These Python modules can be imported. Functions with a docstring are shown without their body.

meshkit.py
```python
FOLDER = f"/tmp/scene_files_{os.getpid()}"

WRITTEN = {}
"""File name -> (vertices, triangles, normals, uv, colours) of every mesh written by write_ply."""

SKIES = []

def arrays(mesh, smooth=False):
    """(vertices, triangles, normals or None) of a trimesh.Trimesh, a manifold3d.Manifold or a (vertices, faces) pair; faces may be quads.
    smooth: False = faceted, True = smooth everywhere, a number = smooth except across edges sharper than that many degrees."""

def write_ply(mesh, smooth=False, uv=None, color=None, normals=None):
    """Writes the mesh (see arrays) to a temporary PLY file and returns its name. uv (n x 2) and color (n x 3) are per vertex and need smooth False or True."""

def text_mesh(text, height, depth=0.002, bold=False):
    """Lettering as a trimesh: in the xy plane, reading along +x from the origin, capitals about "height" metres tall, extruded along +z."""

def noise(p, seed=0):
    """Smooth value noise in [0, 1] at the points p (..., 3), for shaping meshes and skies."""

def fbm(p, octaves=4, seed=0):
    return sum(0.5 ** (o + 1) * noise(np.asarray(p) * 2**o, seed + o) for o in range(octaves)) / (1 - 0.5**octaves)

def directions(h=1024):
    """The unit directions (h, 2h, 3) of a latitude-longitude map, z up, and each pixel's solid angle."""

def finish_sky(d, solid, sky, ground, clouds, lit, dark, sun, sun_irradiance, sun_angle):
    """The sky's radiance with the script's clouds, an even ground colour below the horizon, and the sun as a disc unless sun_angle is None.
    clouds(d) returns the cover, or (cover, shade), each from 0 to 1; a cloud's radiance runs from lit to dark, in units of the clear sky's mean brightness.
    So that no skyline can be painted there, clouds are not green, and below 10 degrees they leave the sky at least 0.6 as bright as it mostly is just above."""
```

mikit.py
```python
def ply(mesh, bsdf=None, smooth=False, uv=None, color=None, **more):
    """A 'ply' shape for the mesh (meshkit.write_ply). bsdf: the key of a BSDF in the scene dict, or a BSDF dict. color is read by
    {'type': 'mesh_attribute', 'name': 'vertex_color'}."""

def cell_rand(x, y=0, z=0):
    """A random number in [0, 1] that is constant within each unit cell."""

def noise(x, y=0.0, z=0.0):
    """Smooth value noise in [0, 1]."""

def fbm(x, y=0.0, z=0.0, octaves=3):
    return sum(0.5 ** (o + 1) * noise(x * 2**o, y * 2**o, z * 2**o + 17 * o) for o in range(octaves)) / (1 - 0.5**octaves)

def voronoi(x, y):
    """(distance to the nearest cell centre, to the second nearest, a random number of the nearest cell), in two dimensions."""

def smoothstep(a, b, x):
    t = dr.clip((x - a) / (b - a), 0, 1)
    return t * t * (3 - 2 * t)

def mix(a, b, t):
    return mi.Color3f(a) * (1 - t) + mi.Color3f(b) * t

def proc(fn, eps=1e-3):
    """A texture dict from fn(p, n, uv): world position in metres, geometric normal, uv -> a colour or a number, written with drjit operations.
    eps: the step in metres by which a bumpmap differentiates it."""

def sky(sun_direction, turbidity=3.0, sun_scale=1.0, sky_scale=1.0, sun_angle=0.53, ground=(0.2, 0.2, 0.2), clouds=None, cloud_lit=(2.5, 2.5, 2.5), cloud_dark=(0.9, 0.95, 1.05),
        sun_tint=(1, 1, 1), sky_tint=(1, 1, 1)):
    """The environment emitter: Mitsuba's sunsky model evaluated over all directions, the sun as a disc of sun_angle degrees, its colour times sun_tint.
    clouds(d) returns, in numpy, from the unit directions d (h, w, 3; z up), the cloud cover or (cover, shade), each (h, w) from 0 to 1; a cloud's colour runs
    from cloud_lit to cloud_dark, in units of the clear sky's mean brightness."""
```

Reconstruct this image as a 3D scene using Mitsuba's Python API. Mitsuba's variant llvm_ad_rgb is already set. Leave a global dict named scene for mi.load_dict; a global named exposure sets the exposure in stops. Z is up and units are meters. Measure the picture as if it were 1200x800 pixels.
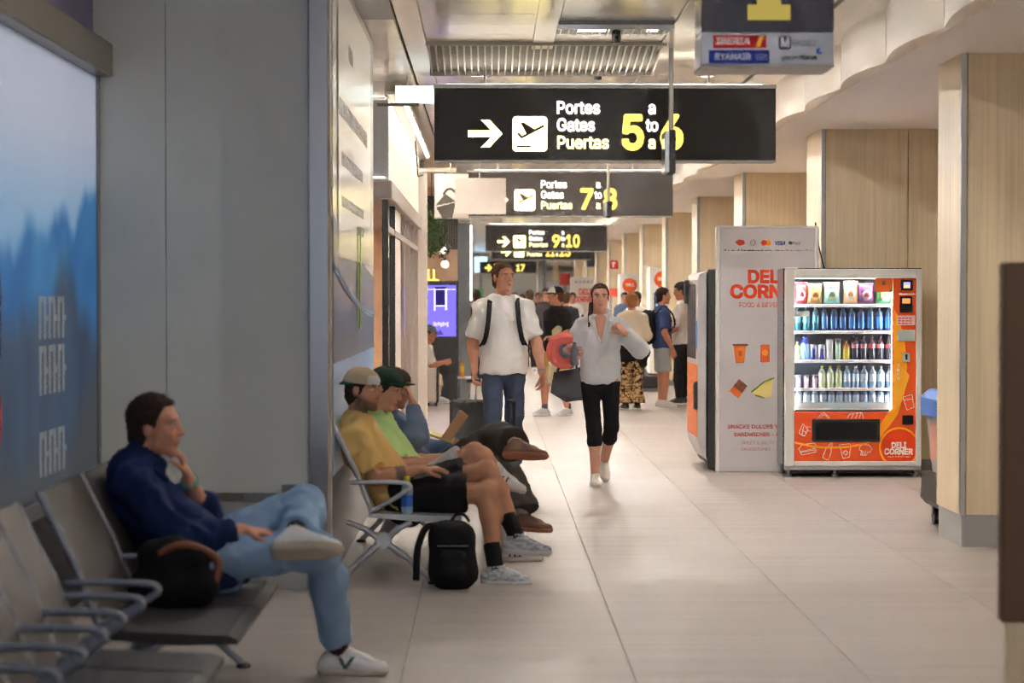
import math, random
import numpy as np, trimesh, mitsuba as mi, drjit as dr
import manifold3d as m3
from scipy.spatial import ConvexHull
from scipy.sparse import csr_matrix
from shapely.geometry import Polygon, LineString, Point, box as sbox
from shapely import affinity
from shapely.ops import unary_union
import mikit, meshkit
from mikit import noise, fbm, cell_rand, smoothstep, mix

random.seed(7)
RNG = np.random.default_rng(7)
T = mi.ScalarTransform4f
scene, labels = {}, {}

# ---------------------------------------------------------------- camera (70 mm lens at eye height, looking down the concourse, +y away)
F, CX, CY, EYE = 2334.0, 572.0, 349.5, 1.55
_n = math.sqrt(F * F + (600 - CX) ** 2 + (400 - CY) ** 2)
_yaw = math.asin((600 - CX) / F)
_pit = math.asin((400 - CY) / _n / math.cos(_yaw))
FWD = np.array([math.cos(_pit) * math.sin(_yaw), math.cos(_pit) * math.cos(_yaw), -math.sin(_pit)])
RGT = np.array([math.cos(_yaw), -math.sin(_yaw), 0.0])
UPV = np.cross(RGT, FWD)
scene['camera'] = {'type': 'thinlens', 'fov': math.degrees(2 * math.atan(600 / F)), 'fov_axis': 'x',
                   'aperture_radius': 0.0125, 'focus_distance': 16.6, 'near_clip': 0.1, 'far_clip': 500.0,
                   'to_world': T().look_at(origin=[0, 0, EYE], target=[float(v) for v in np.array([0, 0, EYE]) + FWD], up=[0, 0, 1])}
exposure = 0.8
# daylight from the glazed end of the concourse behind the camera
scene['daylight'] = {'type': 'constant', 'radiance': {'type': 'rgb', 'value': [0.50, 0.555, 0.60]}}
DOWNLIGHT = (8.6, 8.1, 7.3)      # intensity of one recessed ceiling downlight
CEIL = 3.40


def at(px, py, y):
    """World point on the plane 'y metres away' that stands at this place of the photograph (used to measure the photograph)."""
    d = FWD * F + RGT * (px - 600) - UPV * (py - 400)
    return np.array([0, 0, EYE]) + d * (y / d[1])


def X(px, y): return at(px, 400, y)[0]
def Zh(py, y, px=600): return at(px, py, y)[2]


def lin(r, g, b):
    c = np.array([r, g, b], float) / 255
    return [float(v) for v in np.where(c <= 0.04045, c / 12.92, ((c + 0.055) / 1.055) ** 2.4)]


# ---------------------------------------------------------------- keys
_used = set()


def key(base):
    k, i = base, 0
    while k in _used:
        i += 1
        k = f'{base}_{i:03d}'
    _used.add(k)
    return k


def thing(name, label=None, cat=None, group=None, kind=None):
    k = key(name)
    d = {}
    if label: d['label'] = label
    if cat: d['category'] = cat
    if group: d['group'] = group
    if kind: d['kind'] = kind
    labels[k] = d
    return k


def put(k, mesh, mat, smooth=False, color=None, tw=None, **more):
    if isinstance(mesh, dict):
        d = dict(mesh)
    else:
        if isinstance(mesh, (list,)): mesh = cat(mesh)
        if color is not None:
            n = len(meshkit.arrays(mesh, False)[0])
            color = np.asarray(color, float)
            if color.ndim == 1: color = np.tile(color, (n, 1))
            if smooth not in (True, False): smooth = False
        d = mikit.ply(mesh, mat, smooth=smooth, color=color, **more)
    if tw is not None: d['to_world'] = tw
    scene[k] = d
    return k


def part(parent, name, mesh, mat, smooth=False, color=None, label=None, kind=None, tw=None, **more):
    k = put(key(parent + '__' + name), mesh, mat, smooth, color, tw, **more)
    if label or kind:
        labels[k] = {**({'label': label} if label else {}), **({'kind': kind} if kind else {})}
    return k


def single(name, mesh, mat, label, category, group=None, smooth=False, color=None, tw=None, **more):
    k = thing(name, label, category, group)
    return put(k, mesh, mat, smooth, color, tw, **more)


def struct(name, mesh, mat, smooth=False, color=None, **more):
    k = thing(name, kind='structure')
    if mesh is not None: put(k, mesh, mat, smooth, color, **more)
    return k


# ---------------------------------------------------------------- meshes
def cat(ms): return trimesh.util.concatenate([m for m in ms if m is not None])


def bx(x0, x1, y0, y1, z0, z1, c=0.0):
    """Box between limits, with chamfered edges c."""
    if x1 < x0: x0, x1 = x1, x0
    if y1 < y0: y0, y1 = y1, y0
    if z1 < z0: z0, z1 = z1, z0
    if c <= 0:
        m = trimesh.creation.box((x1 - x0, y1 - y0, z1 - z0))
        m.apply_translation(((x0 + x1) / 2, (y0 + y1) / 2, (z0 + z1) / 2))
        return m
    P = []
    for x, sx in ((x0, 1), (x1, -1)):
        for y, sy in ((y0, 1), (y1, -1)):
            for z, sz in ((z0, 1), (z1, -1)):
                P += [(x + sx * c, y + sy * c, z), (x + sx * c, y, z + sz * c), (x, y + sy * c, z + sz * c)]
    return hullmesh(P)


def hullmesh(P):
    P = np.asarray(P, float)
    h = ConvexHull(P)
    m = trimesh.Trimesh(P, h.simplices, process=True)
    # orient outward
    n = np.cross(m.vertices[m.faces[:, 1]] - m.vertices[m.faces[:, 0]], m.vertices[m.faces[:, 2]] - m.vertices[m.faces[:, 0]])
    c = m.vertices[m.faces].mean(1) - m.vertices.mean(0)
    f = m.faces.copy()
    bad = (n * c).sum(1) < 0
    f[bad] = f[bad][:, ::-1]
    return trimesh.Trimesh(m.vertices, f, process=False)


def tube(P, r, n=10, caps=True):
    """Tube along the polyline P, radius r (number or list)."""
    P = np.asarray(P, float)
    r = np.broadcast_to(np.asarray(r, float), (len(P),))
    t = np.gradient(P, axis=0)
    t /= np.linalg.norm(t, axis=1, keepdims=True) + 1e-12
    u = np.cross(t[0], [0, 0, 1] if abs(t[0][2]) < 0.9 else [1, 0, 0]); u /= np.linalg.norm(u)
    rings = []
    for i in range(len(P)):
        u = u - t[i] * (u @ t[i]); u /= np.linalg.norm(u)
        w = np.cross(t[i], u)
        a = np.arange(n) * 2 * np.pi / n
        rings.append(P[i] + r[i] * (np.cos(a)[:, None] * u + np.sin(a)[:, None] * w))
    V = np.vstack(rings)
    Fc = []
    for i in range(len(P) - 1):
        for j in range(n):
            a, b = i * n + j, i * n + (j + 1) % n
            Fc += [(a, b, b + n), (a, b + n, a + n)]
    if caps:
        V = np.vstack([V, P[:1], P[-1:]])
        c0, c1 = len(V) - 2, len(V) - 1
        for j in range(n):
            Fc += [(c0, (j + 1) % n, j), (c1, (len(P) - 1) * n + j, (len(P) - 1) * n + (j + 1) % n)]
    return trimesh.Trimesh(V, Fc, process=False)


def cyl(p0, p1, r, n=16): return tube([p0, p1], r, n)


def spline(P, n=8):
    P = np.asarray(P, float)
    Q = np.vstack([2 * P[0] - P[1], P, 2 * P[-1] - P[-2]])
    out = []
    for i in range(1, len(Q) - 2):
        for k in range(n):
            t = k / n
            a, b, c, d = Q[i - 1], Q[i], Q[i + 1], Q[i + 2]
            out.append(0.5 * (2 * b + (c - a) * t + (2 * a - 5 * b + 4 * c - d) * t ** 2 + (3 * b - a - 3 * c + d) * t ** 3))
    out.append(P[-1])
    return np.array(out)


def lathe(prof, n=16, c=(0, 0, 0)):
    m = trimesh.creation.revolve(np.asarray(prof, float), sections=n)
    m.apply_translation(c)
    return m


def ball(c, r, sub=2):
    m = trimesh.creation.icosphere(subdivisions=sub, radius=1.0)
    m.vertices = m.vertices * np.asarray(r) + np.asarray(c)
    return m


def extr(shape, depth):
    gs = getattr(shape, 'geoms', [shape])
    return cat([trimesh.creation.extrude_polygon(g, depth, engine='earcut') for g in gs if g.area > 1e-9])


M_FRONT = np.array([[1, 0, 0, 0], [0, 0, -1, 0], [0, 1, 0, 0], [0, 0, 0, 1.0]])    # xy drawing -> upright, facing the camera (-y)
M_LEFTWALL = np.array([[0, 0, 1, 0], [1, 0, 0, 0], [0, 1, 0, 0], [0, 0, 0, 1.0]])  # xy drawing -> on the left wall, facing +x
M_FACELEFT = np.array([[0, 0, -1, 0], [-1, 0, 0, 0], [0, 1, 0, 0], [0, 0, 0, 1.0]])  # facing -x (towards the concourse from the right)


def front(mesh, x, y, z, M=M_FRONT):
    mesh = mesh.copy(); mesh.apply_transform(M); mesh.apply_translation((x, y, z)); return mesh


def sheet(shape, x, y, z, depth=0.004, M=M_FRONT): return front(extr(shape, depth), x, y, z, M)


_txt = {}


def text(s, h, w=None, depth=0.003, bold=True, slant=0.0, fat=0.035):
    """Lettering h tall; scaled to the width w when given; starts at x = 0."""
    k = (s, bold, fat)
    if k not in _txt:
        m = meshkit.text_mesh(s, 1.0, 1.0, bold)
        if bold and fat:
            sec = m.section(plane_origin=[0, 0, 0.5], plane_normal=[0, 0, 1])
            pl = sec.to_2D(to_2D=np.eye(4))[0].polygons_full
            m = extr(unary_union([p.buffer(fat, 3) for p in pl]).simplify(0.006), 1.0)
        _txt[k] = m
    m = _txt[k].copy()
    v = np.array(m.vertices)
    v[:, 0] -= v[:, 0].min()
    if w: v[:, 0] *= w / h / v[:, 0].max()
    v = v * [h, h, depth]
    v[:, 0] += slant * v[:, 1]
    m.vertices = v
    return m


def rrect(x0, x1, y0, y1, r): return sbox(x0 + r, y0 + r, x1 - r, y1 - r).buffer(r, 4)
def lines(paths, w): return unary_union([LineString(p).buffer(w / 2, 3) for p in paths])


# ---------------------------------------------------------------- materials
def mat(name, rough=0.5, metal=0.0, color=None, tex=None, spec=0.5, bump=None, **kw):
    d = {'type': 'principled', 'roughness': rough, 'metallic': metal, 'specular': spec, **kw}
    d['base_color'] = tex if tex is not None else {'type': 'rgb', 'value': list(color)}
    if bump is not None: d = {'type': 'bumpmap', 'arbitrary': bump[0], 'scale': bump[1], 'nested': d}
    scene[name] = {'type': 'twosided', 'bsdf': d}
    return name


VC = {'type': 'mesh_attribute', 'name': 'vertex_color'}
mat('m_cloth', 0.9, tex=VC, spec=0.15)
mat('m_skin', 0.55, tex=VC, spec=0.35)
mat('m_satin', 0.4, tex=VC, spec=0.5)
mat('m_gloss', 0.15, tex=VC, spec=0.5)
mat('m_matte', 0.7, tex=VC, spec=0.3)
mat('m_steel', 0.32, 1.0, color=(0.62, 0.62, 0.63))
mat('m_chrome', 0.15, 1.0, color=(0.8, 0.8, 0.82))
mat('m_chair_frame', 0.38, 0.5, color=(0.55, 0.57, 0.61))
mat('m_black', 0.4, color=(0.008, 0.008, 0.009))
scene['m_pane'] = {'type': 'thindielectric'}
# ================================================================ the setting
def streaks(p, n, uv):
    s = noise(p.x * 1.1, p.y * 16.0) * 0.6 + noise(p.x * 2.3 + 9, p.y * 45.0) * 0.4
    blot = fbm(p.x * 0.7, p.y * 0.7, 3.0)
    k = 0.88 + 0.12 * s + 0.10 * (blot - 0.5) + 0.05 * (cell_rand(dr.floor((p.x + 2.26) / 0.953), dr.floor(p.y / 0.95)) - 0.5)
    return mi.Color3f(0.32, 0.285, 0.266) * k


mat('m_floor_tile', 0.42, tex=mikit.proc(streaks), spec=0.3)
mat('m_grout', 0.9, color=(0.16, 0.14, 0.125))


def ceil_col(p, n, uv):
    k = 0.93 + 0.07 * noise(p.x * 1.5, p.y * 7.0)
    return mi.Color3f(0.90, 0.855, 0.79) * k


mat('m_ceiling', 0.22, 0.25, tex=mikit.proc(ceil_col), spec=0.6)
mat('m_ceiling_gap', 0.8, color=(0.10, 0.095, 0.085))
mat('m_band', 0.2, 0.25, color=(0.84, 0.79, 0.72), spec=0.6)


def wood(p, n, uv):
    u = p.x + p.y * 1.0
    g = noise(u * 90, p.z * 2.2) * 0.5 + noise(u * 35 + 7, p.z * 0.9) * 0.35 + fbm(u * 4, p.z * 1.2) * 0.3
    tone = cell_rand(dr.floor(p.x * 1.9), dr.floor(p.y * 0.4)) * 0.06
    k = 0.80 + 0.26 * g + tone
    return mi.Color3f(0.78, 0.64, 0.445) * k


mat('m_wood', 0.42, tex=mikit.proc(wood), spec=0.4)
mat('m_soffit', 0.6, color=(0.95, 0.91, 0.90))
mat('m_fascia', 0.26, 0.35, color=(0.86, 0.81, 0.76), spec=0.6)


def greywall(p, n, uv):
    k = 0.97 + 0.06 * fbm(p.x * 2, p.z * 2) - 0.04 * smoothstep(0.66, 0.8, fbm(p.x * 5 + 4, p.z * 3.1, 1.0))
    return mi.Color3f(0.53, 0.555, 0.54) * k


mat('m_grey_wall', 0.45, tex=mikit.proc(greywall), spec=0.3)
mat('m_dark_metal', 0.35, 0.7, color=(0.22, 0.23, 0.25))
mat('m_mirror_metal', 0.22, 0.9, color=(0.40, 0.40, 0.43))
mat('m_bronze', 0.35, 0.6, color=(0.17, 0.152, 0.125))
mat('m_wall_paint', 0.7, color=(0.60, 0.57, 0.53))
mat('m_purple_wall', 0.5, color=(0.11, 0.10, 0.19))

mat('m_plinth', 0.4, 0.6, color=(0.40, 0.41, 0.42))

# ---- floor: tiles as parts
TX = [-2.26 + 0.953 * i for i in range(8)]
PH = [0.3, 0.55, 0.43, 0.05, 0.21, 0.33, 0.6]
fl = struct('floor', bx(-4.5, 6.5, -6, 96, -0.06, -0.006), 'm_grout')
tile = mikit.ply(bx(0.0014, 0.953 - 0.0014, 0.0014, 0.9486, -0.006, 0.0, 0.001), 'm_floor_tile')
far_tiles = []
for i in range(7):
    y = 7.2 + PH[i] * 0.95 - 0.95
    while y < 95:
        if y < 27: part(fl, 'tile', tile, None, tw=T().translate([TX[i], y, 0]))
        else: far_tiles.append(bx(TX[i] + .0014, TX[i] + .9516, y + .0014, min(y + .9486, 95.8), -0.006, 0.0))
        y += 0.95
for i in range(7):
    y = 7.2 + PH[i] * 0.95 - 0.95
    while y > -6:
        y -= 0.95
        far_tiles.append(bx(TX[i] + .0014, TX[i] + .9516, y + .0014, y + .9486, -0.006, 0.0))
for k in range(101):
    far_tiles.append(bx(-4.5, -2.2614, -5.9 + k, -4.903 + k, -0.006, 0)); far_tiles.append(bx(4.413, 6.5, -5.9 + k, -4.903 + k, -0.006, 0))
part(fl, 'far_tile', far_tiles, 'm_floor_tile', kind='stuff')

# ---- ceiling: cross planks between long bands
ce = struct('ceiling', bx(-4.5, 2.62, -6, 96, CEIL + 0.03, CEIL + 0.12), 'm_ceiling_gap')
LB = [-2.53, -1.55, -0.60, 0.32, 1.25, 2.2]
BW = 0.155
lane = mikit.ply(bx(BW + 0.004, 0.93 - 0.004, 0.004, 0.496, 0, 0.03, 0.002), 'm_ceiling')
far_planks = []
GRILLE = (14.40, 15.50)
for i in range(len(LB) - 1):
    for k in range(204):
        y = -6 + 0.5 * k
        if 0 < i < 5 and 11 < y < 24: part(ce, 'plank', lane, None, tw=T().translate([LB[i], y, CEIL]))
        else: far_planks.append(bx(LB[i] + BW + 0.004, LB[i + 1] - 0.004, y + 0.004, y + 0.496, CEIL, CEIL + 0.03))
far_planks += [bx(2.36, 2.62, -6, 96, CEIL, CEIL + .03), bx(-4.5, -2.54, -6, 96, CEIL, CEIL + .03)]
part(ce, 'far_plank', far_planks, 'm_ceiling', kind='stuff')
for x in LB: part(ce, 'band', bx(x, x + BW, -6, 96, CEIL - 0.012, CEIL + 0.03, 0.003), 'm_band')

# curved ventilation grille sunk across the ceiling
g = thing('ceiling_grille', 'wide curved metal grille set across the ceiling above the gates 5 to 6 sign', 'ceiling grille')
a = np.linspace(0, 1, 9)
arc = np.stack([GRILLE[0] + (GRILLE[1] - GRILLE[0]) * a, CEIL - 0.02 - 0.10 * np.sin(a * np.pi * 0.5) ** 2], 1)
ribbon = [(y, z + 0.03) for y, z in arc] + [(y, z + 0.036) for y, z in arc[::-1]]
M_SIDE = np.array([[0, 0, 1, 0], [1, 0, 0, 0], [0, 1, 0, 0], [0, 0, 0, 1.0]])
gb = extr(Polygon(ribbon), 1.72); gb.apply_transform(M_SIDE); gb.apply_translation((-0.44, 0, 0))
mat('m_grille_back', 0.7, color=(0.20, 0.19, 0.17))
mat('m_grille_slat', 0.5, color=(0.45, 0.42, 0.38))
part(g, 'backing', gb, 'm_grille_back')
sl = extr(Polygon([(y, z) for y, z in arc] + [(y, z + 0.03) for y, z in arc[::-1]]), 0.012); sl.apply_transform(M_SIDE)
slat = mikit.ply(sl, 'm_grille_slat')
for k in range(34): part(g, 'slat', slat, None, tw=T().translate([-0.44 + 0.0515 * k, 0, 0]))
part(g, 'frame', [bx(-0.45, 1.29, GRILLE[1] - .02, GRILLE[1] + .02, CEIL - .125, CEIL), bx(-.45, 1.29, GRILLE[0] - .02, GRILLE[0], CEIL - .03, CEIL)], 'm_grille_slat')

h_ = thing('ceiling_hatch', 'grey flush hatch plate in the ceiling beside the top of the poster column', 'hatch')
part(h_, 'plate', bx(-.83, -.615, 11.0, 13.2, CEIL - .012, CEIL - .001, .003), 'm_plinth')

# ---- right side: soffit, curved fascia, wooden blocks
sf = struct('soffit', bx(2.57, 6.5, -6, 96, 3.07, 3.16), 'm_soffit')
mat('m_cove', 0.5, color=(0.85, 0.80, 0.74))
fa = struct('soffit_fascia', bx(2.58, 2.64, -6, 96, 3.10, 3.6), 'm_cove')


def fascia_panel(L):
    """One lip panel of the light trough: bulging slightly along its length, curved under at the bottom."""
    ys, ts = np.linspace(0, L, 13), np.linspace(0, 1, 12)
    prof = [(2.60, 3.066)] + [(2.56, 3.066 + .35 * t) for t in ts]
    V = [(px_ - (0.085 * math.sin(math.pi * yy / L) if 0 < yy < L and px_ < 2.59 else 0), yy, pz_) for yy in ys for px_, pz_ in prof]
    n, Fc = len(prof), []
    for i in range(len(ys) - 1):
        for j in range(n - 1):
            b = i * n + j
            Fc += [(b, b + 1, b + n + 1), (b, b + n + 1, b + n)]
    return trimesh.Trimesh(V, np.array(Fc)[:, ::-1], process=False)


fp = mikit.ply(fascia_panel(1.63), 'm_fascia', smooth=40)
for k in range(44): part(fa, 'panel', fp, None, tw=T().translate([0, 9.55 + 1.64 * k - 8.2, 0]))
BLOCK = [(12.35, 13.0, 2.94), (17.9, 18.75, 3.0), (24.1, 24.95, 3.08), (29.8, 30.6, 3.13), (35.3, 36.1, 3.15), (40.8, 41.6, 3.16), (46.3, 47.1, 3.16), (52, 53, 3.16), (58, 59, 3.16), (65, 66, 3.2), (73, 74, 3.2)]
wr = struct('wall_right', bx(5.0, 5.2, -6, 96, 0, 3.2), 'm_wood')
for i, (y0, y1, x0) in enumerate(BLOCK):
    b = struct('wall_block', bx(x0 + 0.02, 5.0, y0 + 0.02, y1, 0.0, 3.075), 'm_dark_metal')
    xs = [x0 + 0.035, x0 + 0.78 if i != 0 else 4.2, 4.2, 5.0] if i else [x0 + 0.035, 3.72, 4.5, 5.0]
    for u, v in zip(xs[:-1], xs[1:]):
        if v - u > 0.05: part(b, 'panel', bx(u + 0.003, v - 0.003, y0, y0 + 0.03, 0.2 if i == 0 else 0.1, 3.07, 0.002), 'm_wood')
    part(b, 'panel', bx(x0, x0 + 0.03, y0 + 0.03, y1, 0.2 if i == 0 else 0.1, 3.07, 0.002), 'm_wood')
    part(b, 'corner_strip', bx(x0 - 0.004, x0 + 0.032, y0 - 0.006, y0 + 0.03, 0.2 if i == 0 else 0.1, 3.07, 0.004), 'm_steel')
    part(b, 'plinth', bx(x0 + 0.012, 5, y0 + 0.012, y1 - .01, 0, 0.2 if i == 0 else 0.1), 'm_plinth' if i == 0 else 'm_dark_metal')

# ---- left side: grey wall beside the advert, column, shop
gw = struct('wall_left', bx(-2.3, -0.94, 10.62, 14.4, 0, CEIL + .03), 'm_dark_metal')
xj = X(195, 10.6)
for u, v in ((-2.3, xj), (xj, -0.945)): part(gw, 'panel', bx(u + 0.002, v - 0.002, 10.6, 10.62, 0.515, CEIL, 0.001), 'm_grey_wall')
part(gw, 'base_panel', bx(-2.3, -0.945, 10.605, 10.62, 0.0, 0.47, 0.001), 'm_plinth')
xa = X(285, 10.6)
part(gw, 'base_trim', bx(-2.3, xa, 10.595, 10.615, 0.47, 0.515, 0.002), 'm_bronze')
part(gw, 'base_trim', bx(xa, X(330, 10.6), 10.590, 10.615, 0.465, 0.515, 0.002), 'm_dark_metal')
part(gw, 'base_trim', bx(X(330, 10.6), -0.945, 10.588, 10.615, 0.465, 0.56, 0.002), 'm_dark_metal')

cl = struct('column', bx(-0.945, -0.86, 10.6, 14.5, 0, CEIL + .03), 'm_dark_metal')
part(cl, 'corner_cladding', bx(-0.955, -0.838, 10.56, 10.62, 0.0, CEIL, 0.012), 'm_mirror_metal')
part(cl, 'edge_strip', bx(-0.852, -0.834, 10.60, 10.66, 0, CEIL, 0.004), 'm_steel')
part(cl, 'end_strip', bx(-0.855, -0.834, 14.42, 14.5, 0, CEIL, 0.004), 'm_bronze')

# the poster on the column: a printed sheet with raised print
po = thing('poster', 'tall pale printed poster with a green stroke on the metal column behind the seated row', 'poster')
PX = -0.833


def on_col(shape, d=0.002, off=0.0): return sheet(shape, PX + off, 0, 0, d, M_LEFTWALL)


part(po, 'sheet', on_col(sbox(10.66, 0.60, 14.42, CEIL - 0.01), 0.003), 'm_gloss', color=lin(168, 170, 170))
part(po, 'sheet_band', on_col(sbox(10.66, 0.6, 14.42, 1.24), 0.002, 0.003), 'm_gloss', color=lin(130, 165, 205), label='pale blue lower band of the poster')
part(po, 'sheet_band', on_col(Polygon([(10.66, 1.2), (14.42, 1.2), (14.42, 1.7), (12.5, 1.82), (10.66, 2.0)]), 0.002, 0.005), 'm_gloss', color=lin(96, 106, 124), label='grey blue band of the poster')
part(po, 'white_field', on_col(sbox(11.0, 1.78, 14.0, 3.32), 0.002, 0.007), 'm_gloss', color=lin(205, 205, 200), label='white field of the poster')
for yc, zc, L, h in ((12.3, 2.62, 2.5, .1), (12.2, 2.34, 1.9, .075), (12.2, 2.1, 1.9, .06), (12.9, 1.98, .5, .06), (12, 3.0, .35, .1)):
    bars, u = [], yc - L / 2
    while u < yc + L / 2:
        w = random.uniform(.03, .09); bars.append(sbox(u, zc - h / 2, u + w, zc + h / 2)); u += w + random.uniform(.02, .05)
    part(po, 'print', on_col(unary_union(bars), 0.001, 0.009), 'm_matte', color=lin(162, 164, 160), kind='stuff')
part(po, 'green_stroke', on_col(unary_union([sbox(12.55, 1.35, 12.66, 2.0), sbox(12.8, 1.35, 12.91, 2.0)]), 0.001, 0.010), 'm_matte', color=lin(120, 150, 70), label='two green strokes')
part(po, 'blue_curve', on_col(LineString(spline([(10.7, 1.72), (11.6, 1.6), (12.6, 1.52), (13.6, 1.45), (14.4, 1.44)])).buffer(.02), 0.001, 0.011), 'm_matte', color=lin(120, 140, 170), label='pale blue curved line')

# advert wall
aw = struct('wall_left', bx(-2.3, -2.09, -6, 10.6, 0, CEIL + 0.03), 'm_purple_wall')
ad = thing('advert', 'large blue mountain landscape advert on the left wall above the grey benches', 'advertisement')


def adprint(p, n, uv):
    y, z = p.y, p.z
    sky = mix(lin(170, 205, 228), lin(222, 224, 232), smoothstep(1.7, 2.5, z))
    ridge = 1.80 + 0.22 * (noise(y * 3.3) - 0.5) + 0.12 * (noise(y * 11) - 0.5) + 0.22 * smoothstep(9.0, 10.2, y)
    c = mix(mix(lin(60, 130, 190), lin(96, 176, 212), fbm(y * 2.5, z * 3)), sky, smoothstep(ridge - 0.06, ridge + 0.1, z))
    r2 = 1.52 + 0.42 * noise(y * 2.2 + 4.4) + 0.1 * noise(y * 9)
    c = mix(mix(lin(80, 100, 126), lin(100, 126, 148), noise(y * 7, z * 2)), c, smoothstep(r2 - 0.3, r2, z + 0.25 * smoothstep(9.6, 10.3, y)))
    rock = 0.78 + 0.35 * smoothstep(9.9, 10.6, y) + 0.2 * noise(y * 5)
    return mix(mix(lin(110, 112, 112), c, smoothstep(rock - 0.25, rock + 0.12, z)), (0.50, 0.53, 0.57), 0.27)


scene['m_ad_print'] = {'type': 'principledthin', 'base_color': mikit.proc(adprint), 'roughness': 0.3, 'diff_trans': 1.5, 'eta': 1.4}
AX = -2.07
part(ad, 'print', bx(AX - .002, AX, 2.5, 10.56, 0.62, 2.72), 'm_ad_print')
part(ad, 'back_light', bx(-2.09, -2.088, 2.5, 10.56, 0.63, 2.71), None, emitter={'type': 'area', 'radiance': {'type': 'rgb', 'value': [.62, .64, .68]}, 'sampling_weight': .3})
part(ad, 'top_rail', bx(-2.09, -1.985, 2.4, 10.6, 2.72, 2.895, 0.008), 'm_bronze')
part(ad, 'end_rail', bx(-2.09, -2.055, 10.56, 10.598, 0.6, 2.72, 0.004), 'm_dark_metal')
part(ad, 'bottom_rail', bx(-2.09, -2.03, 2.4, 10.6, 0.55, 0.63, 0.006), 'm_dark_metal')


def on_ad(shape, d=0.002): return sheet(shape, AX, 0, 0, d, M_LEFTWALL)


def scrawl(y0, y1, z0, z1, n):
    s, w = [], (y1 - y0) / n
    for i in range(n):
        s += [sbox(y0 + w * i, z0, y0 + w * (i + 0.45), z1)]
        if i % 2: s += [sbox(y0 + w * i, z0 + (z1 - z0) * .42, y0 + w * (i + .85), z0 + (z1 - z0) * .55)]
        else: s += [sbox(y0 + w * i, z1 - (z1 - z0) * .14, y0 + w * (i + .85), z1)]
    return unary_union(s)


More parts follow.
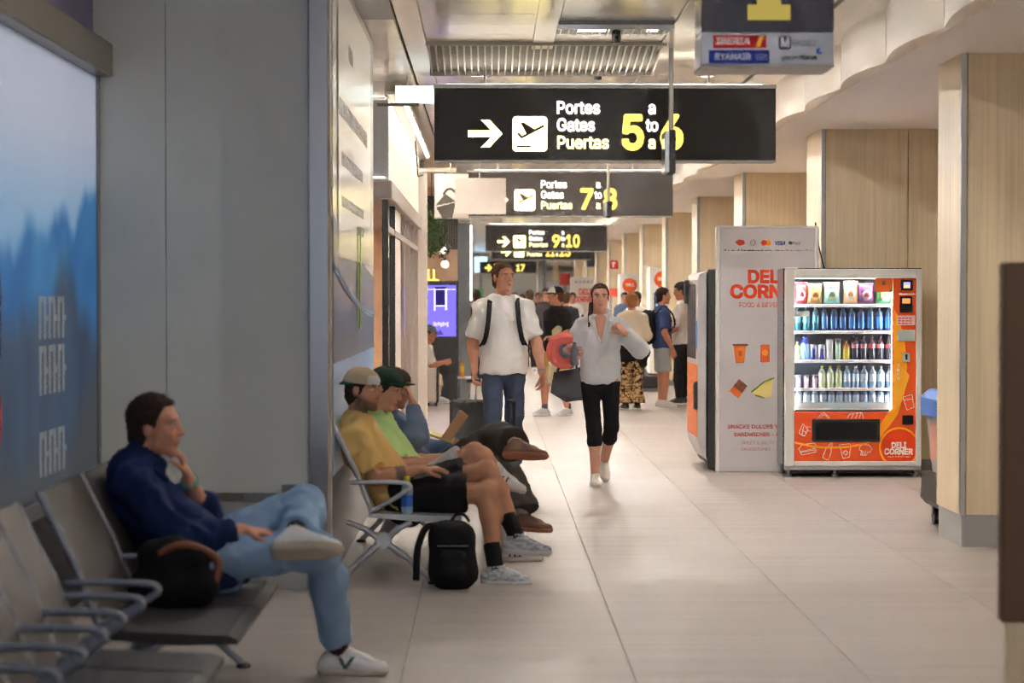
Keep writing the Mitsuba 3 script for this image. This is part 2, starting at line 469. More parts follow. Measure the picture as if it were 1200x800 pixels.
for z0, z1 in ((1.36, 1.56), (1.10, 1.33), (0.72, 0.93)): part(ad, 'white_lettering', on_ad(scrawl(9.2, 9.8, z0, z1, 6)), 'm_matte', color=lin(176, 190, 204))
part(ad, 'red_disc', on_ad(Point(8.22, 1.04).buffer(0.26, 16)), 'm_matte', color=lin(190, 44, 50), label='red disc with white figures')
part(ad, 'disc_lettering', front(text('2029', 0.11, .34), AX + .002, 8.07, 1.0, M_LEFTWALL), 'm_matte', color=lin(220, 214, 214))
part(ad, 'white_corner', on_ad(Polygon([(7.6, .63), (8.42, .63), (8.36, .8), (8.2, .95), (7.6, .95)])), 'm_matte', color=lin(190, 200, 214))
part(ad, 'purple_panel', on_ad(Polygon([(7.9, 1.3), (8.47, 1.3), (8.5, 1.55), (8.42, 1.78), (8.1, 1.86), (7.9, 1.86)])), 'm_matte', color=lin(56, 62, 100))
# rear part of the left side and the concourse end
struct('wall_back', bx(-4.5, 6.5, 95.8, 96, 0, 4.2), 'm_wall_paint')
struct('wall_left', bx(-4.5, -4.4, 10.6, 96, 0, CEIL + .03), 'm_wall_paint')

part(aw, 'dado', bx(-2.09, -2.08, -6, 10.6, 0, .55), 'm_black')
# small grazers that run along the fascia
gz = mikit.ply(lathe([(0.0, 0), (0.035, 0), (0.035, -0.01), (0.0, -0.01)], 14), 'm_chrome', smooth=40)
for k in range(27):
    y = 9.55 + 1.64 * k + .82 - 3.28
    d = thing('grazer', 'tiny round spotlight in the ceiling edge beside the curved fascia', 'ceiling light', 'tiny spotlights along the fascia')
    put(d, gz, None, tw=T().translate([2.28, y, CEIL]))
    scene[f'{d}_lamp'] = {'type': 'spot', 'intensity': {'type': 'rgb', 'value': [1.8, 1.66, 1.42]}, 'cutoff_angle': 75, 'beam_width': 40, 'to_world': T().look_at(origin=[2.28, y, CEIL - .02], target=[2.75, y, 2.7], up=[0, 1, 0])}

# ---- recessed downlights: ring, lens and the lamp itself
ring = mikit.ply(lathe([(0.055, 0), (0.085, 0), (0.088, -0.006), (0.082, -0.012), (0.06, -0.008), (0.055, 0)], 20), 'm_chrome', smooth=40)
lens = lathe([(0, -0.003), (0.056, -0.003), (0.056, 0.0), (0, 0.0)], 20)
lens_ply = {**mikit.ply(lens), 'emitter': {'type': 'area', 'radiance': {'type': 'rgb', 'value': [9, 8.4, 7.4]}, 'sampling_weight': 0.0}}
SPOTS = [(x, y, 1.0) for y in (12.2, 16.6, 20.4, 24.4, 28.4, 32.5, 37, 42, 47.5, 54, 62, 72) for x in (-0.06, 1.82)] + [(x, y, k) for y, k in ((8.4, .28), (4.5, .18), (0.5, .15)) for x in (-0.06, 1.82)] + [(-2.7, y, 1.2) for y in (36, 42, 49, 57, 66, 76, 86)] + [(x, 84, 1.5) for x in (0, 1.8)]
ORD = ('first', 'second', 'third', 'fourth', 'fifth', 'sixth', 'seventh', 'eighth', 'ninth', 'tenth', 'eleventh', 'twelfth', 'thirteenth', 'fourteenth')
_seen = {}
for x, y, k in SPOTS:
    lane_ = 'middle' if abs(x) < 1 else 'right' if x > 0 else 'far left'
    i = 0 if y < 11 else _seen.setdefault(lane_, 0) + 1
    if i: _seen[lane_] = i
    d = thing('downlight', f'round recessed downlight, {ORD[i - 1]} along the {lane_} lane of the ceiling' if i else 'round recessed downlight in the ceiling above the near benches', 'ceiling light', 'recessed downlights along the ceiling')
    part(d, 'ring', ring, None, tw=T().translate([x, y, CEIL]))
    part(d, 'lens', lens_ply, None, tw=T().translate([x, y, CEIL]))
    s = 1.0 if y < 30 else 1.6
    scene[f'{d}_lamp'] = {'type': 'spot', 'intensity': {'type': 'rgb', 'value': [c * k * s for c in DOWNLIGHT]}, 'cutoff_angle': 89, 'beam_width': 74,
                          'to_world': T().look_at(origin=[x, y, CEIL - 0.016], target=[x, y, 0], up=[0, 1, 0])}
# ================================================================ hanging signs
mat('m_sign_black', 0.35, color=(0.0075, 0.006, 0.0055), spec=0.2)
mat('m_sign_brown', 0.3, color=(0.030, 0.023, 0.021), spec=0.5)
mat('m_sign_edge', 0.4, 0.5, color=(0.45, 0.44, 0.42))


def glow(r, g, b, w=0.0): return {'type': 'area', 'radiance': {'type': 'rgb', 'value': [r, g, b]}, 'sampling_weight': w}


G_BRIGHT = glow(3.2, 2.6, .85)
G_WHITE, G_CREAM, G_YELLOW = glow(1.25, 1.2, 1.0), glow(1.3, 1.17, 0.55), glow(1.05, 0.78, 0.14)


def gate_sign(x0, z1, y, nums, label, panel='m_sign_black', rods=True, only=None, H=0.545, W=2.58):
    """x0: left edge, z1: top edge, y: its face. Proportions measured on the nearest sign (155 px to the metre)."""
    s = thing('gate_sign', label, 'sign')
    part(s, 'casing', bx(x0, x0 + W, y, y + 0.16, z1 - H, z1, 0.006), panel)
    part(s, 'top_rail', bx(x0 - 0.005, x0 + W + 0.005, y - 0.004, y + 0.164, z1 - 0.002, z1 + 0.028, 0.004), 'm_sign_edge')
    part(s, 'bottom_rail', bx(x0 - 0.003, x0 + W + 0.003, y - 0.002, y + 0.162, z1 - H - 0.012, z1 - H + 0.003, 0.003), 'm_sign_edge')
    part(s, 'top_lamp', bx(x0 + .1, x0 + W - .1, y + .05, y + .11, z1 + .03, z1 + .036), None, emitter={'type': 'area', 'radiance': {'type': 'rgb', 'value': [7.5, 6.9, 5.9]}})
    if rods:
        for xr in (x0 + 0.38, x0 + W - 0.5): part(s, 'rod', cyl((xr, y + .08, z1), (xr, y + .08, CEIL + .02), 0.012, 10), 'm_steel')
    u = 1 / 155.0
    P = lambda a: [(x0 + p * u, z1 - q * u) for p, q in a]
    def lit(name, shape, em): part(s, name, front(extr(shape, 0.004), 0, y, 0), None, emitter=em)
    def word(name, t, px, base, h, w, em): part(s, name, front(text(t, h * u, w * u, 0.004), x0 + px * u, y, z1 - base * u), None, emitter=em)
    if only is None:
        lit('arrow', Polygon(P([(39.1, 49.4), (66, 49.4), (54.3, 36.9), (64.5, 36.9), (79.7, 53.3), (64.5, 69.5), (54.3, 69.5), (66, 57.4), (39.1, 57.4)])), G_BRIGHT)
    box_ = affinity.affine_transform(rrect(91.1, 132.2, 32.8, 74.3, 5), [u, 0, 0, -u, x0, z1])
    plane = affinity.affine_transform(unary_union([LineString([(98.5, 53.5), (102, 57.5), (127, 44.5)]).buffer(1.3), Polygon([(101, 41), (104, 40), (118, 48.5), (108, 54)]), LineString([(97, 68.3), (112, 68.3)]).buffer(0.8)]), [u, 0, 0, -u, x0, z1])
    lit('plane_pictogram', box_.difference(plane), G_BRIGHT)
    word('word_portes', 'Portes', 143, 29.6, 14.0, 51, G_WHITE)
    word('word_gates', 'Gates', 143, 49.7, 14.0, 45, G_WHITE)
    word('word_puertas', 'Puertas', 143.5, 70.2, 14.0, 61, G_CREAM)
    a, b = nums
    word('number', a, 219.2, 70.2, 38, 26.5 if len(a) == 1 else 36, G_YELLOW)
    o = 0 if len(a) == 1 else 10
    word('word_a', 'a', 250 + o, 29.6, 14, 9, G_WHITE)
    word('word_to', 'to', 247 + o, 49.9, 14, 15.2, G_WHITE)
    word('word_a', 'a', 250 + o, 70, 14, 9, G_CREAM)
    word('number', b, 264 + o, 70.2, 38, 28 if len(b) == 1 else 46, G_YELLOW)
    return s


def sgn(px, py, y): p = at(px, py, y); return p[0], p[2], y


gate_sign(*sgn(509, 103, 15.06), ('5', '6'), 'large black gate sign for gates 5 to 6, nearest of the gate signs')
gate_sign(*sgn(547.5, 202, 25.0), ('7', '8'), 'dark brown gate sign for gates 7 to 8, partly behind a blank grey board', 'm_sign_brown')
gate_sign(*sgn(569, 264, 42.3), ('9', '10'), 'black gate sign for gates 9 to 10')
gate_sign(*sgn(576, 279.5, 52), ('11', '13'), 'black gate sign for gates 11 to 13, half hidden behind the 9 to 10 sign')
s5 = thing('gate_sign', 'small far black gate sign ending in number 17 above the head of the walking man', 'sign')
x0, z1, y5 = sgn(562, 306.5, 75)
part(s5, 'casing', bx(x0, x0 + 2.15, y5, y5 + .16, z1 - .43, z1), 'm_sign_black')
part(s5, 'arrow', front(extr(Polygon([(0, .09), (.13, .09), (.09, .0), (.16, 0), (.27, .13), (.16, .26), (.09, .26), (.13, .17), (0, .17)]), .004), x0 + .2, y5, z1 - .36), None, emitter=G_YELLOW)
part(s5, 'plane_pictogram', front(extr(rrect(0, .27, 0, .27, .03), .004), x0 + .55, y5, z1 - .36), None, emitter=G_YELLOW)
part(s5, 'number', front(text('17', .24, .32, .004), x0 + 1.38, y5, z1 - .35), None, emitter=G_YELLOW)
part(s5, 'rod', [cyl((x0 + .4, y5 + .08, z1), (x0 + .4, y5 + .08, CEIL), .02, 8)], 'm_steel')

# blank board and the white panel with a leaf emblem hanging before the 7 to 8 sign
b0, b1 = at(533, 251, 24.2), at(593, 208.5, 24.2)
bb = thing('blank_board', 'blank light grey board hanging over the left end of the gates 7 to 8 sign', 'board')
part(bb, 'panel', bx(b0[0], b1[0], 24.2, 24.24, b0[2], b1[2], .006), 'm_soffit')
part(bb, 'rod', cyl((b0[0] + .3, 24.22, b1[2]), (b0[0] + .3, 24.22, CEIL), .008, 8), 'm_steel')
b0, b1 = at(509, 256, 24.42), at(549, 203.5, 24.42)
wb = thing('emblem_sign', 'pale hanging sign with a dark grey leaf emblem beside the white post', 'sign')
part(wb, 'panel', bx(b0[0], b1[0], 24.42, 24.50, b0[2], b1[2], .006), 'm_soffit')
E_ = lambda a: Polygon([tuple(at(p, q, 24.42)[[0, 2]]) for p, q in a])
part(wb, 'emblem', sheet(E_([(510, 241), (522, 227), (534, 236)]), 0, 24.42, 0, .003), 'm_matte', color=lin(96, 92, 90))
part(wb, 'emblem', sheet(E_([(511, 243), (534, 237), (530, 255), (519, 256)]), 0, 24.42, 0, .003), 'm_matte', color=lin(86, 82, 80))
part(wb, 'emblem_curl', sheet(LineString([tuple(at(p, q, 24.42)[[0, 2]]) for p, q in [(520, 227), (524, 222), (529, 221), (533, 225)]]).buffer(.012), 0, 24.42, 0, .003), 'm_matte', color=lin(86, 82, 80))
part(wb, 'rod', cyl((b0[0] + .2, 24.46, b1[2]), (b0[0] + .2, 24.46, CEIL), .008, 8), 'm_steel')

# slim indicators on rods seen edge-on before the signs
for px, y0, yt, yb, yy, hw, lab in ((785.5, 0, 152, 203, 14.55, .040, 'slim black and chrome edge-on indicator hanging before the number 6'), (712, 0, 236, 254, 23.5, .05, 'slim edge-on indicator hanging before the number 8')):
    i_ = thing('hanging_indicator', lab, 'indicator')
    p, q = at(px, yt, yy), at(px, yb, yy)
    part(i_, 'rod', cyl((p[0] + .015, yy + .1, p[2] - .02), (p[0] + .015, yy + .1, CEIL + .02), 0.018, 12), 'm_steel')
    part(i_, 'housing', bx(p[0] - .005, p[0] + hw, yy, yy + .3, q[2], p[2], .006), 'm_black')
    part(i_, 'side_plate', bx(p[0] - .038, p[0] - .003, yy + .01, yy + .29, q[2] + .01, p[2] - .01, .004), 'm_chrome')

# the near sign with the yellow 1 and the airline names
Y1 = 8.98
ns = thing('counter_sign', 'dark hanging sign with a yellow numeral above a white band of airline logos', 'sign')
p, q = at(822, 75.5, Y1), at(977, 38, Y1)
part(ns, 'casing', bx(p[0], q[0], Y1, Y1 + .30, q[2], q[2] + .62, .004), 'm_gloss', color=lin(20, 18, 27))
part(ns, 'logo_band', bx(p[0], q[0], Y1 - .002, Y1 + .302, p[2], q[2], .004), 'm_gloss', color=lin(196, 202, 216))
part(ns, 'base', bx(p[0] - .004, q[0] + .004, Y1 - .004, Y1 + .304, p[2] - .012, p[2] + .001, .004), 'm_sign_edge')
for xr in (p[0] + .12, q[0] - .12): part(ns, 'rod', cyl((xr, Y1 + .15, q[2] + .6), (xr, Y1 + .15, CEIL + .02), .012, 10), 'm_steel')
zt = lambda py: at(600, py, Y1)[2]
xt = lambda px: at(px, 400, Y1)[0]
one = unary_union([sbox(xt(875), zt(23), xt(925), zt(5)), sbox(xt(886), zt(10), xt(914), zt(-72)), Polygon([(xt(886), zt(-72)), (xt(900), zt(-72)), (xt(886), zt(-52)), (xt(872), zt(-48)), (xt(872), zt(-60))])])
part(ns, 'numeral', sheet(one, 0, Y1, 0, .004), None, emitter=glow(0.26, 0.20, 0.045))
def nsheet(name, x0, x1, y0, y1, col, r=0.0, lab=None): part(ns, name, sheet(sbox(xt(x0), zt(y1), xt(x1), zt(y0)) if not r else rrect(xt(x0), xt(x1), zt(y1), zt(y0), r), 0, Y1 - .002, 0, .002), 'm_matte', color=col, label=lab)
def ntext(t, x0, x1, yb, h, col, bold=True, up=.004, slant=0): part(ns, 'lettering', front(text(t, h, xt(x1) - xt(x0), .001, bold, slant), xt(x0), Y1 - up, zt(yb)), 'm_matte', color=col)
nsheet('red_logo', 835, 897, 41, 56, lin(206, 40, 48), lab='red logo field')
ntext('IBERIA', 837.5, 878, 51.5, .029, lin(240, 235, 235), slant=.15)
part(ns, 'logo_stripe', sheet(Polygon([(xt(884), zt(55)), (xt(889), zt(42)), (xt(894), zt(42)), (xt(889), zt(55))]), 0, Y1 - .004, 0, .001), 'm_matte', color=lin(250, 190, 60))
nsheet('blue_logo', 830, 900.5, 58.5, 74, lin(18, 40, 130), lab='blue logo field')
ntext('RYANAIR', 837, 879, 69.5, .027, lin(225, 228, 240))
nsheet('logo_tag', 884, 898, 62.5, 70.5, lin(190, 195, 215), .004)
nsheet('square_logo', 911.5, 926, 41.5, 57.5, lin(28, 40, 88), .012, lab='navy square logo')
ntext('M', 913.8, 923.8, 54.5, .042, lin(235, 235, 240))
ntext('ENZIES', 928, 955, 53.5, .026, lin(120, 128, 145), False)
ntext('ground', 914.5, 937, 69.5, .020, lin(70, 74, 84), False)
ntext('force', 937.5, 956, 69.5, .021, lin(30, 32, 40), True)
part(ns, 'round_logo', sheet(Point(xt(959), zt(59.5)).buffer(.015).difference(Point(xt(961), zt(59)).buffer(.008)), 0, Y1 - .002, 0, .002), 'm_matte', color=lin(30, 90, 190))

# linear luminaires in the ceiling behind the grille
for yy, lab in ((13.3, 'dark louvred ceiling luminaire with bright segments before the curved grille'), (15.56, 'dark louvred ceiling luminaire just behind the curved grille')):
    L_ = thing('ceiling_luminaire', lab, 'ceiling light')
    part(L_, 'tray', bx(.47, 1.24, yy, yy + .46, CEIL - .03, CEIL + .01, .004), 'm_dark_metal')
    for k in range(14): part(L_, 'louvre', bx(.49 + .054 * k, .494 + .054 * k, yy + .03, yy + .43, CEIL - .055, CEIL - .028), 'm_chrome')
    part(L_, 'side_rail', bx(.465, 1.245, yy, yy + .02, CEIL - .058, CEIL - .028), 'm_chrome')
    for u, v in ((.60, .80), (1.08, 1.14)): part(L_, 'lamp_segment', bx(u, v, yy + .05, yy + .30, CEIL - .036, CEIL - .031), None, emitter=glow(5, 4.8, 4.2))
    part(L_, 'bracket', [bx(.86, .88, yy + .1, yy + .36, CEIL - .09, CEIL - .03), cyl((.87, yy + .23, CEIL - .12), (.87, yy + .23, CEIL - .04), .03, 12)], 'm_black')
# ================================================================ vending corner on the right
ORANGE, YEL, WHT = lin(222, 78, 28), lin(246, 160, 34), lin(245, 235, 225)
YV = 17.2
vx = lambda px: at(px, 400, YV)[0]
vz = lambda py: at(1000, py, YV)[2]
vm = thing('vending_machine', 'brightly lit vending machine with orange panels, snacks and drinks behind glass', 'vending machine')
mat('m_silver', 0.35, 0.1, color=(0.74, 0.73, 0.71))
mat('m_liner', 0.5, color=(0.30, 0.31, 0.33))
X0, X1, Z0, Z1 = vx(920), vx(1080), vz(546), vz(315)
xl, xr, xg, zb, zt_ = vx(931), vx(1073), vx(1046.5), vz(540), vz(326)
zm = vz(482.5)
D = 0.52
part(vm, 'body', cat([bx(X0 + .01, X1 - .01, YV + D - .03, YV + D, Z0, Z1), bx(X0 + .01, X0 + .04, YV + .03, YV + D, Z0, Z1), bx(X1 - .04, X1 - .01, YV + .03, YV + D, Z0, Z1),
                      bx(X0 + .01, X1 - .01, YV + .03, YV + D, Z1 - .05, Z1 + .004), bx(X0 + .01, X1 - .01, YV + .03, YV + D, Z0, zm), bx(xg + .012, X1 - .01, YV + .03, YV + D, Z0, Z1)]), 'm_dark_metal')
part(vm, 'door_frame', bx(X0, xl, YV - .02, YV + .05, Z0, Z1, .008), 'm_silver')
part(vm, 'door_frame', bx(xr, X1, YV - .02, YV + .05, Z0, Z1, .008), 'm_silver')
part(vm, 'door_frame', bx(xl - .003, xr + .003, YV - .02, YV + .05, zt_, Z1, .008), 'm_silver')
part(vm, 'door_frame', bx(xl - .003, xr + .003, YV - .02, YV + .05, Z0, zb, .008), 'm_silver')
part(vm, 'hinge_cap', bx(X0, X0 + .11, YV - .01, YV + .08, Z1, Z1 + .015, .004), 'm_gloss', color=(.8, .8, .8))
part(vm, 'liner', cat([bx(xl, xg, YV + .44, YV + .45, zm, zt_), bx(xl - .012, xl - .008, YV + .05, YV + .44, zm, zt_), bx(xg + .006, xg + .01, YV + .05, YV + .44, zm, zt_), bx(xl, xg, YV + .05, YV + .44, zt_ - .002, zt_ + .003)]), 'm_liner')
part(vm, 'glass', bx(xl, xg, YV + .004, YV + .0041, zm, zt_), 'm_pane')
part(vm, 'control_panel', bx(xg, xr, YV - .008, YV + .04, zm - .02, zt_), 'm_satin', color=ORANGE)
part(vm, 'lower_panel', bx(xl, xr, YV - .008, YV + .04, zb, zm), 'm_satin', color=ORANGE)
part(vm, 'black_edge', cat([bx(X0 - .003, X0 + .004, YV + .05, YV + .1, Z0, Z1 + .008), bx(X1 - .004, X1 + .006, YV + .05, YV + .1, Z0, Z1 + .008), bx(X0 - .003, X1 + .006, YV + .05, YV + .1, Z1, Z1 + .008)]), 'm_black')
part(vm, 'base', bx(X0 + .05, X1 - .02, YV + .08, YV + .48, 0.03, Z0), 'm_black')
for xx in (X0 + .02, X0 + .42, X1 - .06):
    for yy in (YV + .04, YV + .44): part(vm, 'foot', lathe([(0, 0), (.028, 0), (.028, .02), (.014, .03), (.014, Z0), (0, Z0)], 12, (xx + .02, yy, 0)), 'm_dark_metal')
part(vm, 'kick_rail', bx(X0, X1, YV - .01, YV + .05, Z0 - .035, Z0 + .002, .006), 'm_plinth')
YF = YV - .008


def vsheet(name, shape, col, d=.002, m='m_matte', lab=None, off=0.0): part(vm, name, sheet(shape, 0, YF - off, 0, d), m, color=col, label=lab)
def vp(pts): return [(vx(a), vz(b)) for a, b in pts]


vsheet('yellow_swoosh', Polygon(vp([(1046.5, 360), (1053, 372), (1060, 400), (1063, 430), (1060, 460), (1052, 486), (1036, 507), (1030, 516), (1030, 500), (1040, 484), (1046.5, 478)])), YEL, lab='yellow orange swoosh')
vsheet('yellow_swoosh', Polygon(vp([(1046.5, 440), (1053, 425), (1066, 440), (1056, 470), (1046.5, 484)])).intersection(sbox(xg, zb, xr, zt_)), lin(250, 176, 50), .001, off=.002)
vsheet('yellow_swoosh', LineString(spline(vp([(931, 518), (955, 523), (985, 524), (1015, 519), (1034, 508)]))).buffer(.009).intersection(sbox(xl, zb, xr, zm)), YEL)
# delivery flap
part(vm, 'delivery_frame', bx(vx(952), vx(1031), YF - .012, YF + .01, vz(517.5), vz(491), .004), 'm_black')
fp_ = part(vm, 'delivery_flap', bx(vx(955), vx(1027), YF - .014, YF - .009, vz(515), vz(494), .002), 'm_gloss', color=lin(22, 24, 26))
# white outline drawings
def icon(pts_list, lab, w=.0065):
    vsheet('printed_icon', lines([vp(p) for p in pts_list], w), WHT, .0015, lab=lab)
icon([[(958, 490), (965, 482.5), (973, 490)], [(960.5, 490), (966, 485), (971, 490)]], 'printed sandwich outline')
icon([[(993, 490), (996, 485), (1010, 482.8), (1012, 490)], [(998, 490), (1000, 485)], [(1003, 490), (1005, 484)], [(1007, 490), (1009, 483)]], 'printed croissant outline')
icon([[(937, 505), (941, 496), (947, 503), (943, 511), (937, 508), (937, 505)], [(939, 502), (945, 507)], [(942, 499), (940, 509)], [(946, 500), (950, 500)], [(946, 504), (950, 505)]], 'printed sweets outline')
icon([[(936, 526), (940, 521), (954, 518.5), (957, 522), (955, 525), (938, 529), (936, 526)], [(938, 530), (956, 526.5), (957, 529), (940, 533), (938, 530)]], 'printed hot dog outline')
icon([[(964, 536), (968, 526), (973, 520), (974, 518.5), (976, 519.5), (974, 523), (974.5, 529), (971, 539), (964, 536)]], 'printed bottle outline')
icon([[(984, 521), (996, 519.5), (998, 523), (984, 524.5), (984, 521)], [(985, 525), (988, 537), (995.5, 535.5), (997, 523)], [(988, 530), (991.5, 527.5), (994, 530), (991.5, 533), (988, 530)]], 'printed cup outline')
icon([[(1008, 523), (1012, 520.5), (1018, 521), (1022, 525), (1020, 530), (1017, 529), (1016, 533), (1009, 533), (1010, 528), (1007, 527), (1008, 523)], [(1011, 533), (1011.5, 528)], [(1014, 533), (1014.5, 528)]], 'printed muffin outline')
icon([[(1035, 496), (1043, 485), (1048, 488), (1041, 500), (1036, 499), (1035, 496)], [(1043, 485.5), (1047, 488.5)]], 'printed can outline')
icon([[(1058, 465), (1069, 462), (1071, 477), (1063, 480), (1058, 465)], [(1059, 469), (1070, 467)], [(1056, 464), (1058, 466)]], 'printed beaker outline')
# round logo
cl_ = (vx(1054), vz(524))
vsheet('logo_ring', Point(cl_).buffer(.176, 24).difference(Point(cl_).buffer(.158, 24)).intersection(sbox(xl, zb, xr, zm)), YEL, .002, lab='yellow ring of the round logo')
vsheet('logo_disc', Point(cl_).buffer(.158, 24).intersection(sbox(xl, zb, xr, zm)), lin(214, 62, 26), .003, lab='red disc of the round logo')
def vtext(t, px0, px1, pyb, h, col=WHT, bold=True, off=.003): part(vm, 'lettering', front(text(t, h, vx(px1) - vx(px0), .001, bold, 0, .05), vx(px0), YF - off, vz(pyb)), 'm_matte', color=col)
vtext('DELI', 1045, 1062.5, 524.5, .047); vtext('CORNER', 1036.5, 1070, 532, .047); vtext('FOOD & BEVERAGES', 1041, 1067, 535.8, .013, bold=False)
# control column
for a, b, c, d, col, m in ((1055, 1069, 327.5, 340, lin(26, 24, 22), 'm_gloss'), (1054, 1068.5, 347, 366, lin(20, 20, 20), 'm_gloss'), (1051, 1072, 369.5, 381, lin(236, 196, 196), 'm_satin'), (1051.5, 1072, 386.5, 399.5, lin(200, 208, 205), 'm_satin'), (1057.5, 1066, 413, 424, lin(170, 172, 174), 'm_satin'), (1057.5, 1070, 486.5, 497, lin(20, 18, 18), 'm_gloss')):
    part(vm, 'panel_unit', bx(vx(a), vx(b), YF - .012, YF + .002, vz(d), vz(c), .003), m, color=col)
part(vm, 'display', bx(vx(1058), vx(1066), YF - .014, YF - .012, vz(337.5), vz(330.5)), None, emitter=glow(.42, .33, .75), label='small lit colour display')
part(vm, 'display', bx(vx(1056.5), vx(1066), YF - .014, YF - .012, vz(355.5), vz(349.5)), None, emitter=glow(.65, .25, .08), label='small lit card reader display')
part(vm, 'display', bx(vx(1058.5), vx(1065), YF - .0145, YF - .012, vz(337.2), vz(334.2)), None, emitter=glow(.7, .6, .15))
part(vm, 'coin_slot', bx(vx(1060.5), vx(1063), YF - .016, YF - .011, vz(421), vz(415)), 'm_black')
part(vm, 'panel_unit', bx(vx(1053), vx(1072), YF - .003, YF, vz(345.3), vz(343.6)), 'm_satin', color=WHT)
for r in range(3):
    vsheet('print', unary_union([sbox(vx(1052 + k * 4.2), vz(373.5 + r * 3), vx(1055.2 + k * 4.2), vz(372.2 + r * 3)) for k in range(4)]), lin(200, 60, 60) if r != 1 else lin(190, 90, 120), .001, off=.012)
for r, t in enumerate(('0', '1', '2', '3')): vsheet('print_mark', Point(vx(1052.5), vz(428 + 5.2 * r)).buffer(.012).difference(Point(vx(1052.5), vz(428 + 5.2 * r)).buffer(.006)), WHT, .001, off=.003)
# sticker inside
part(vm, 'header_print', bx(vx(1025), vx(1046), YV + .008, YV + .012, vz(342), vz(326)), 'm_satin', color=lin(226, 110, 40))
part(vm, 'header_print', bx(vx(1034), vx(1037.5), YV + .004, YV + .008, vz(334), vz(329)), 'm_black')
part(vm, 'price_card', bx(vx(931.5), vx(949), YV + .02, YV + .024, vz(371), vz(364.5)), 'm_satin', color=(.75, .78, .8))
# shelves with price rails and light strips
SH = [357, 388.3, 422.5, 455.5, 478]
for py in SH:
    k = part(vm, 'shelf', bx(xl, xg, YV + .09, YV + .43, vz(py) - .012, vz(py) - .004), 'm_liner')
    part(k, 'price_rail', bx(xl, xg, YV + .075, YV + .09, vz(py) - .022, vz(py) + .006, .003), 'm_gloss', color=(.86, .88, .9))
part(vm, 'glass_tray', bx(xl + .012, xg - .012, YV + .07, YV + .076, vz(479), vz(471.5)), 'm_satin', color=lin(160, 190, 195))
for a, b in ((xl - .006, xl + .001), (xg - .001, xg + .004)):
    part(vm, 'light_strip', bx(a, b, YV + .056, YV + .082, zm + .01, zt_ - .01), None, emitter={'type': 'area', 'radiance': {'type': 'rgb', 'value': [50, 57, 66]}})
part(vm, 'light_strip', bx(xl + .02, xg - .02, YV + .055, YV + .08, zt_ - .004, zt_ + .000), None, emitter={'type': 'area', 'radiance': {'type': 'rgb', 'value': [32, 36, 41]}})


# ---- the goods: built once per kind
def bottle(h, r, cap, neck, label, body, lab0=.28, lab1=.62, neckr=.32):
    P = [(0, 0), (.85, 0), (1, .03), (1, lab0 - .01), (.96, lab0), (1.01, lab0 + .01), (1.01, lab1), (.96, lab1 + .01), (1, lab1 + .03), (.9, .72), (neckr + .1, .84), (neckr, .88), (neckr, .91), (neckr + .1, .915), (neckr + .1, .995), (0, 1)]
    m = lathe([(a * r, b * h) for a, b in P], 12)
    z = m.vertices[:, 2] / h
    c = np.where((z > .905)[:, None], cap, np.where((z > .70)[:, None], neck, np.where(((z > lab0) & (z < lab1 + .012))[:, None], label, body)))
    return mikit.ply(m, 'm_gloss', smooth=True, color=c)


def can(h, r, col, top=(.6, .6, .62), stripe=None):
    m = lathe([(0, 0), (r * .8, 0), (r, .07 * h), (r, .35 * h), (r, .65 * h), (r, .9 * h), (r * .82, h), (0, h * .98)], 14)
    z = m.vertices[:, 2] / h
    c = np.where((z > .91)[:, None], top, col)
    if stripe is not None:
        ang = np.arctan2(m.vertices[:, 1], m.vertices[:, 0])
        c = np.where(((np.abs(((ang + 1.9) % 6.28) - 3.14) > 2.4) & (z < .9))[:, None], stripe, c)
    return mikit.ply(m, 'm_gloss', smooth=True, color=c)


def crisps(w, h, c0, c1, c2, seed):
    n = 15
    u, v = np.meshgrid(np.linspace(-1, 1, n), np.linspace(0, 1, n))
    bul = (1 - np.abs(u) ** 2.5) ** .6 * np.sin(np.pi * v) ** .6
    wob = meshkit.noise(np.stack([u * 3, v * 3, u * 0 + seed], -1))
    prof = 1 - .07 * np.sin(np.pi * v) + .04 * (wob - .5)
    xx = u * w / 2 * prof; zz = v * h
    th = .045 * bul + .008 * (meshkit.noise(np.stack([u * 5, v * 5, u * 0 + seed + 3], -1)) - .5) * bul
    V = np.vstack([np.stack([xx, -th, zz], -1).reshape(-1, 3), np.stack([xx, th, zz], -1).reshape(-1, 3)])
    Fc = []
    for i in range(n - 1):
        for j in range(n - 1):
            a = i * n + j
            Fc += [(a, a + 1, a + n + 1), (a, a + n + 1, a + n)]
            b = a + n * n
            Fc += [(b, b + n + 1, b + 1), (b, b + n, b + n + 1)]
    d = np.sqrt((u * .9) ** 2 + ((v - .42) * 2.3) ** 2)
    c = np.where((d < .55)[..., None], c1, c0)
    c = np.where(((d < .3) | ((v > .68) & (v < .82) & (np.abs(u) < .6)))[..., None], c2, c)
    c = np.where(((v > .95) | (v < .04))[..., None], np.array(c0) * .7 + .2, c)
    c = np.vstack([c.reshape(-1, 3)] * 2)
    return mikit.ply(trimesh.Trimesh(V, Fc, process=False), 'm_satin', smooth=True, color=c)


def goods(name, ply_, px, pyb, label, catg, group, y=YV + .2):
    p = at(px, pyb, y)
    k = thing(name, label, catg, group)
    put(k, ply_, None, tw=T().translate([float(p[0]), y, float(p[2])]).rotate([0, 0, 1], random.uniform(-12, 12)))


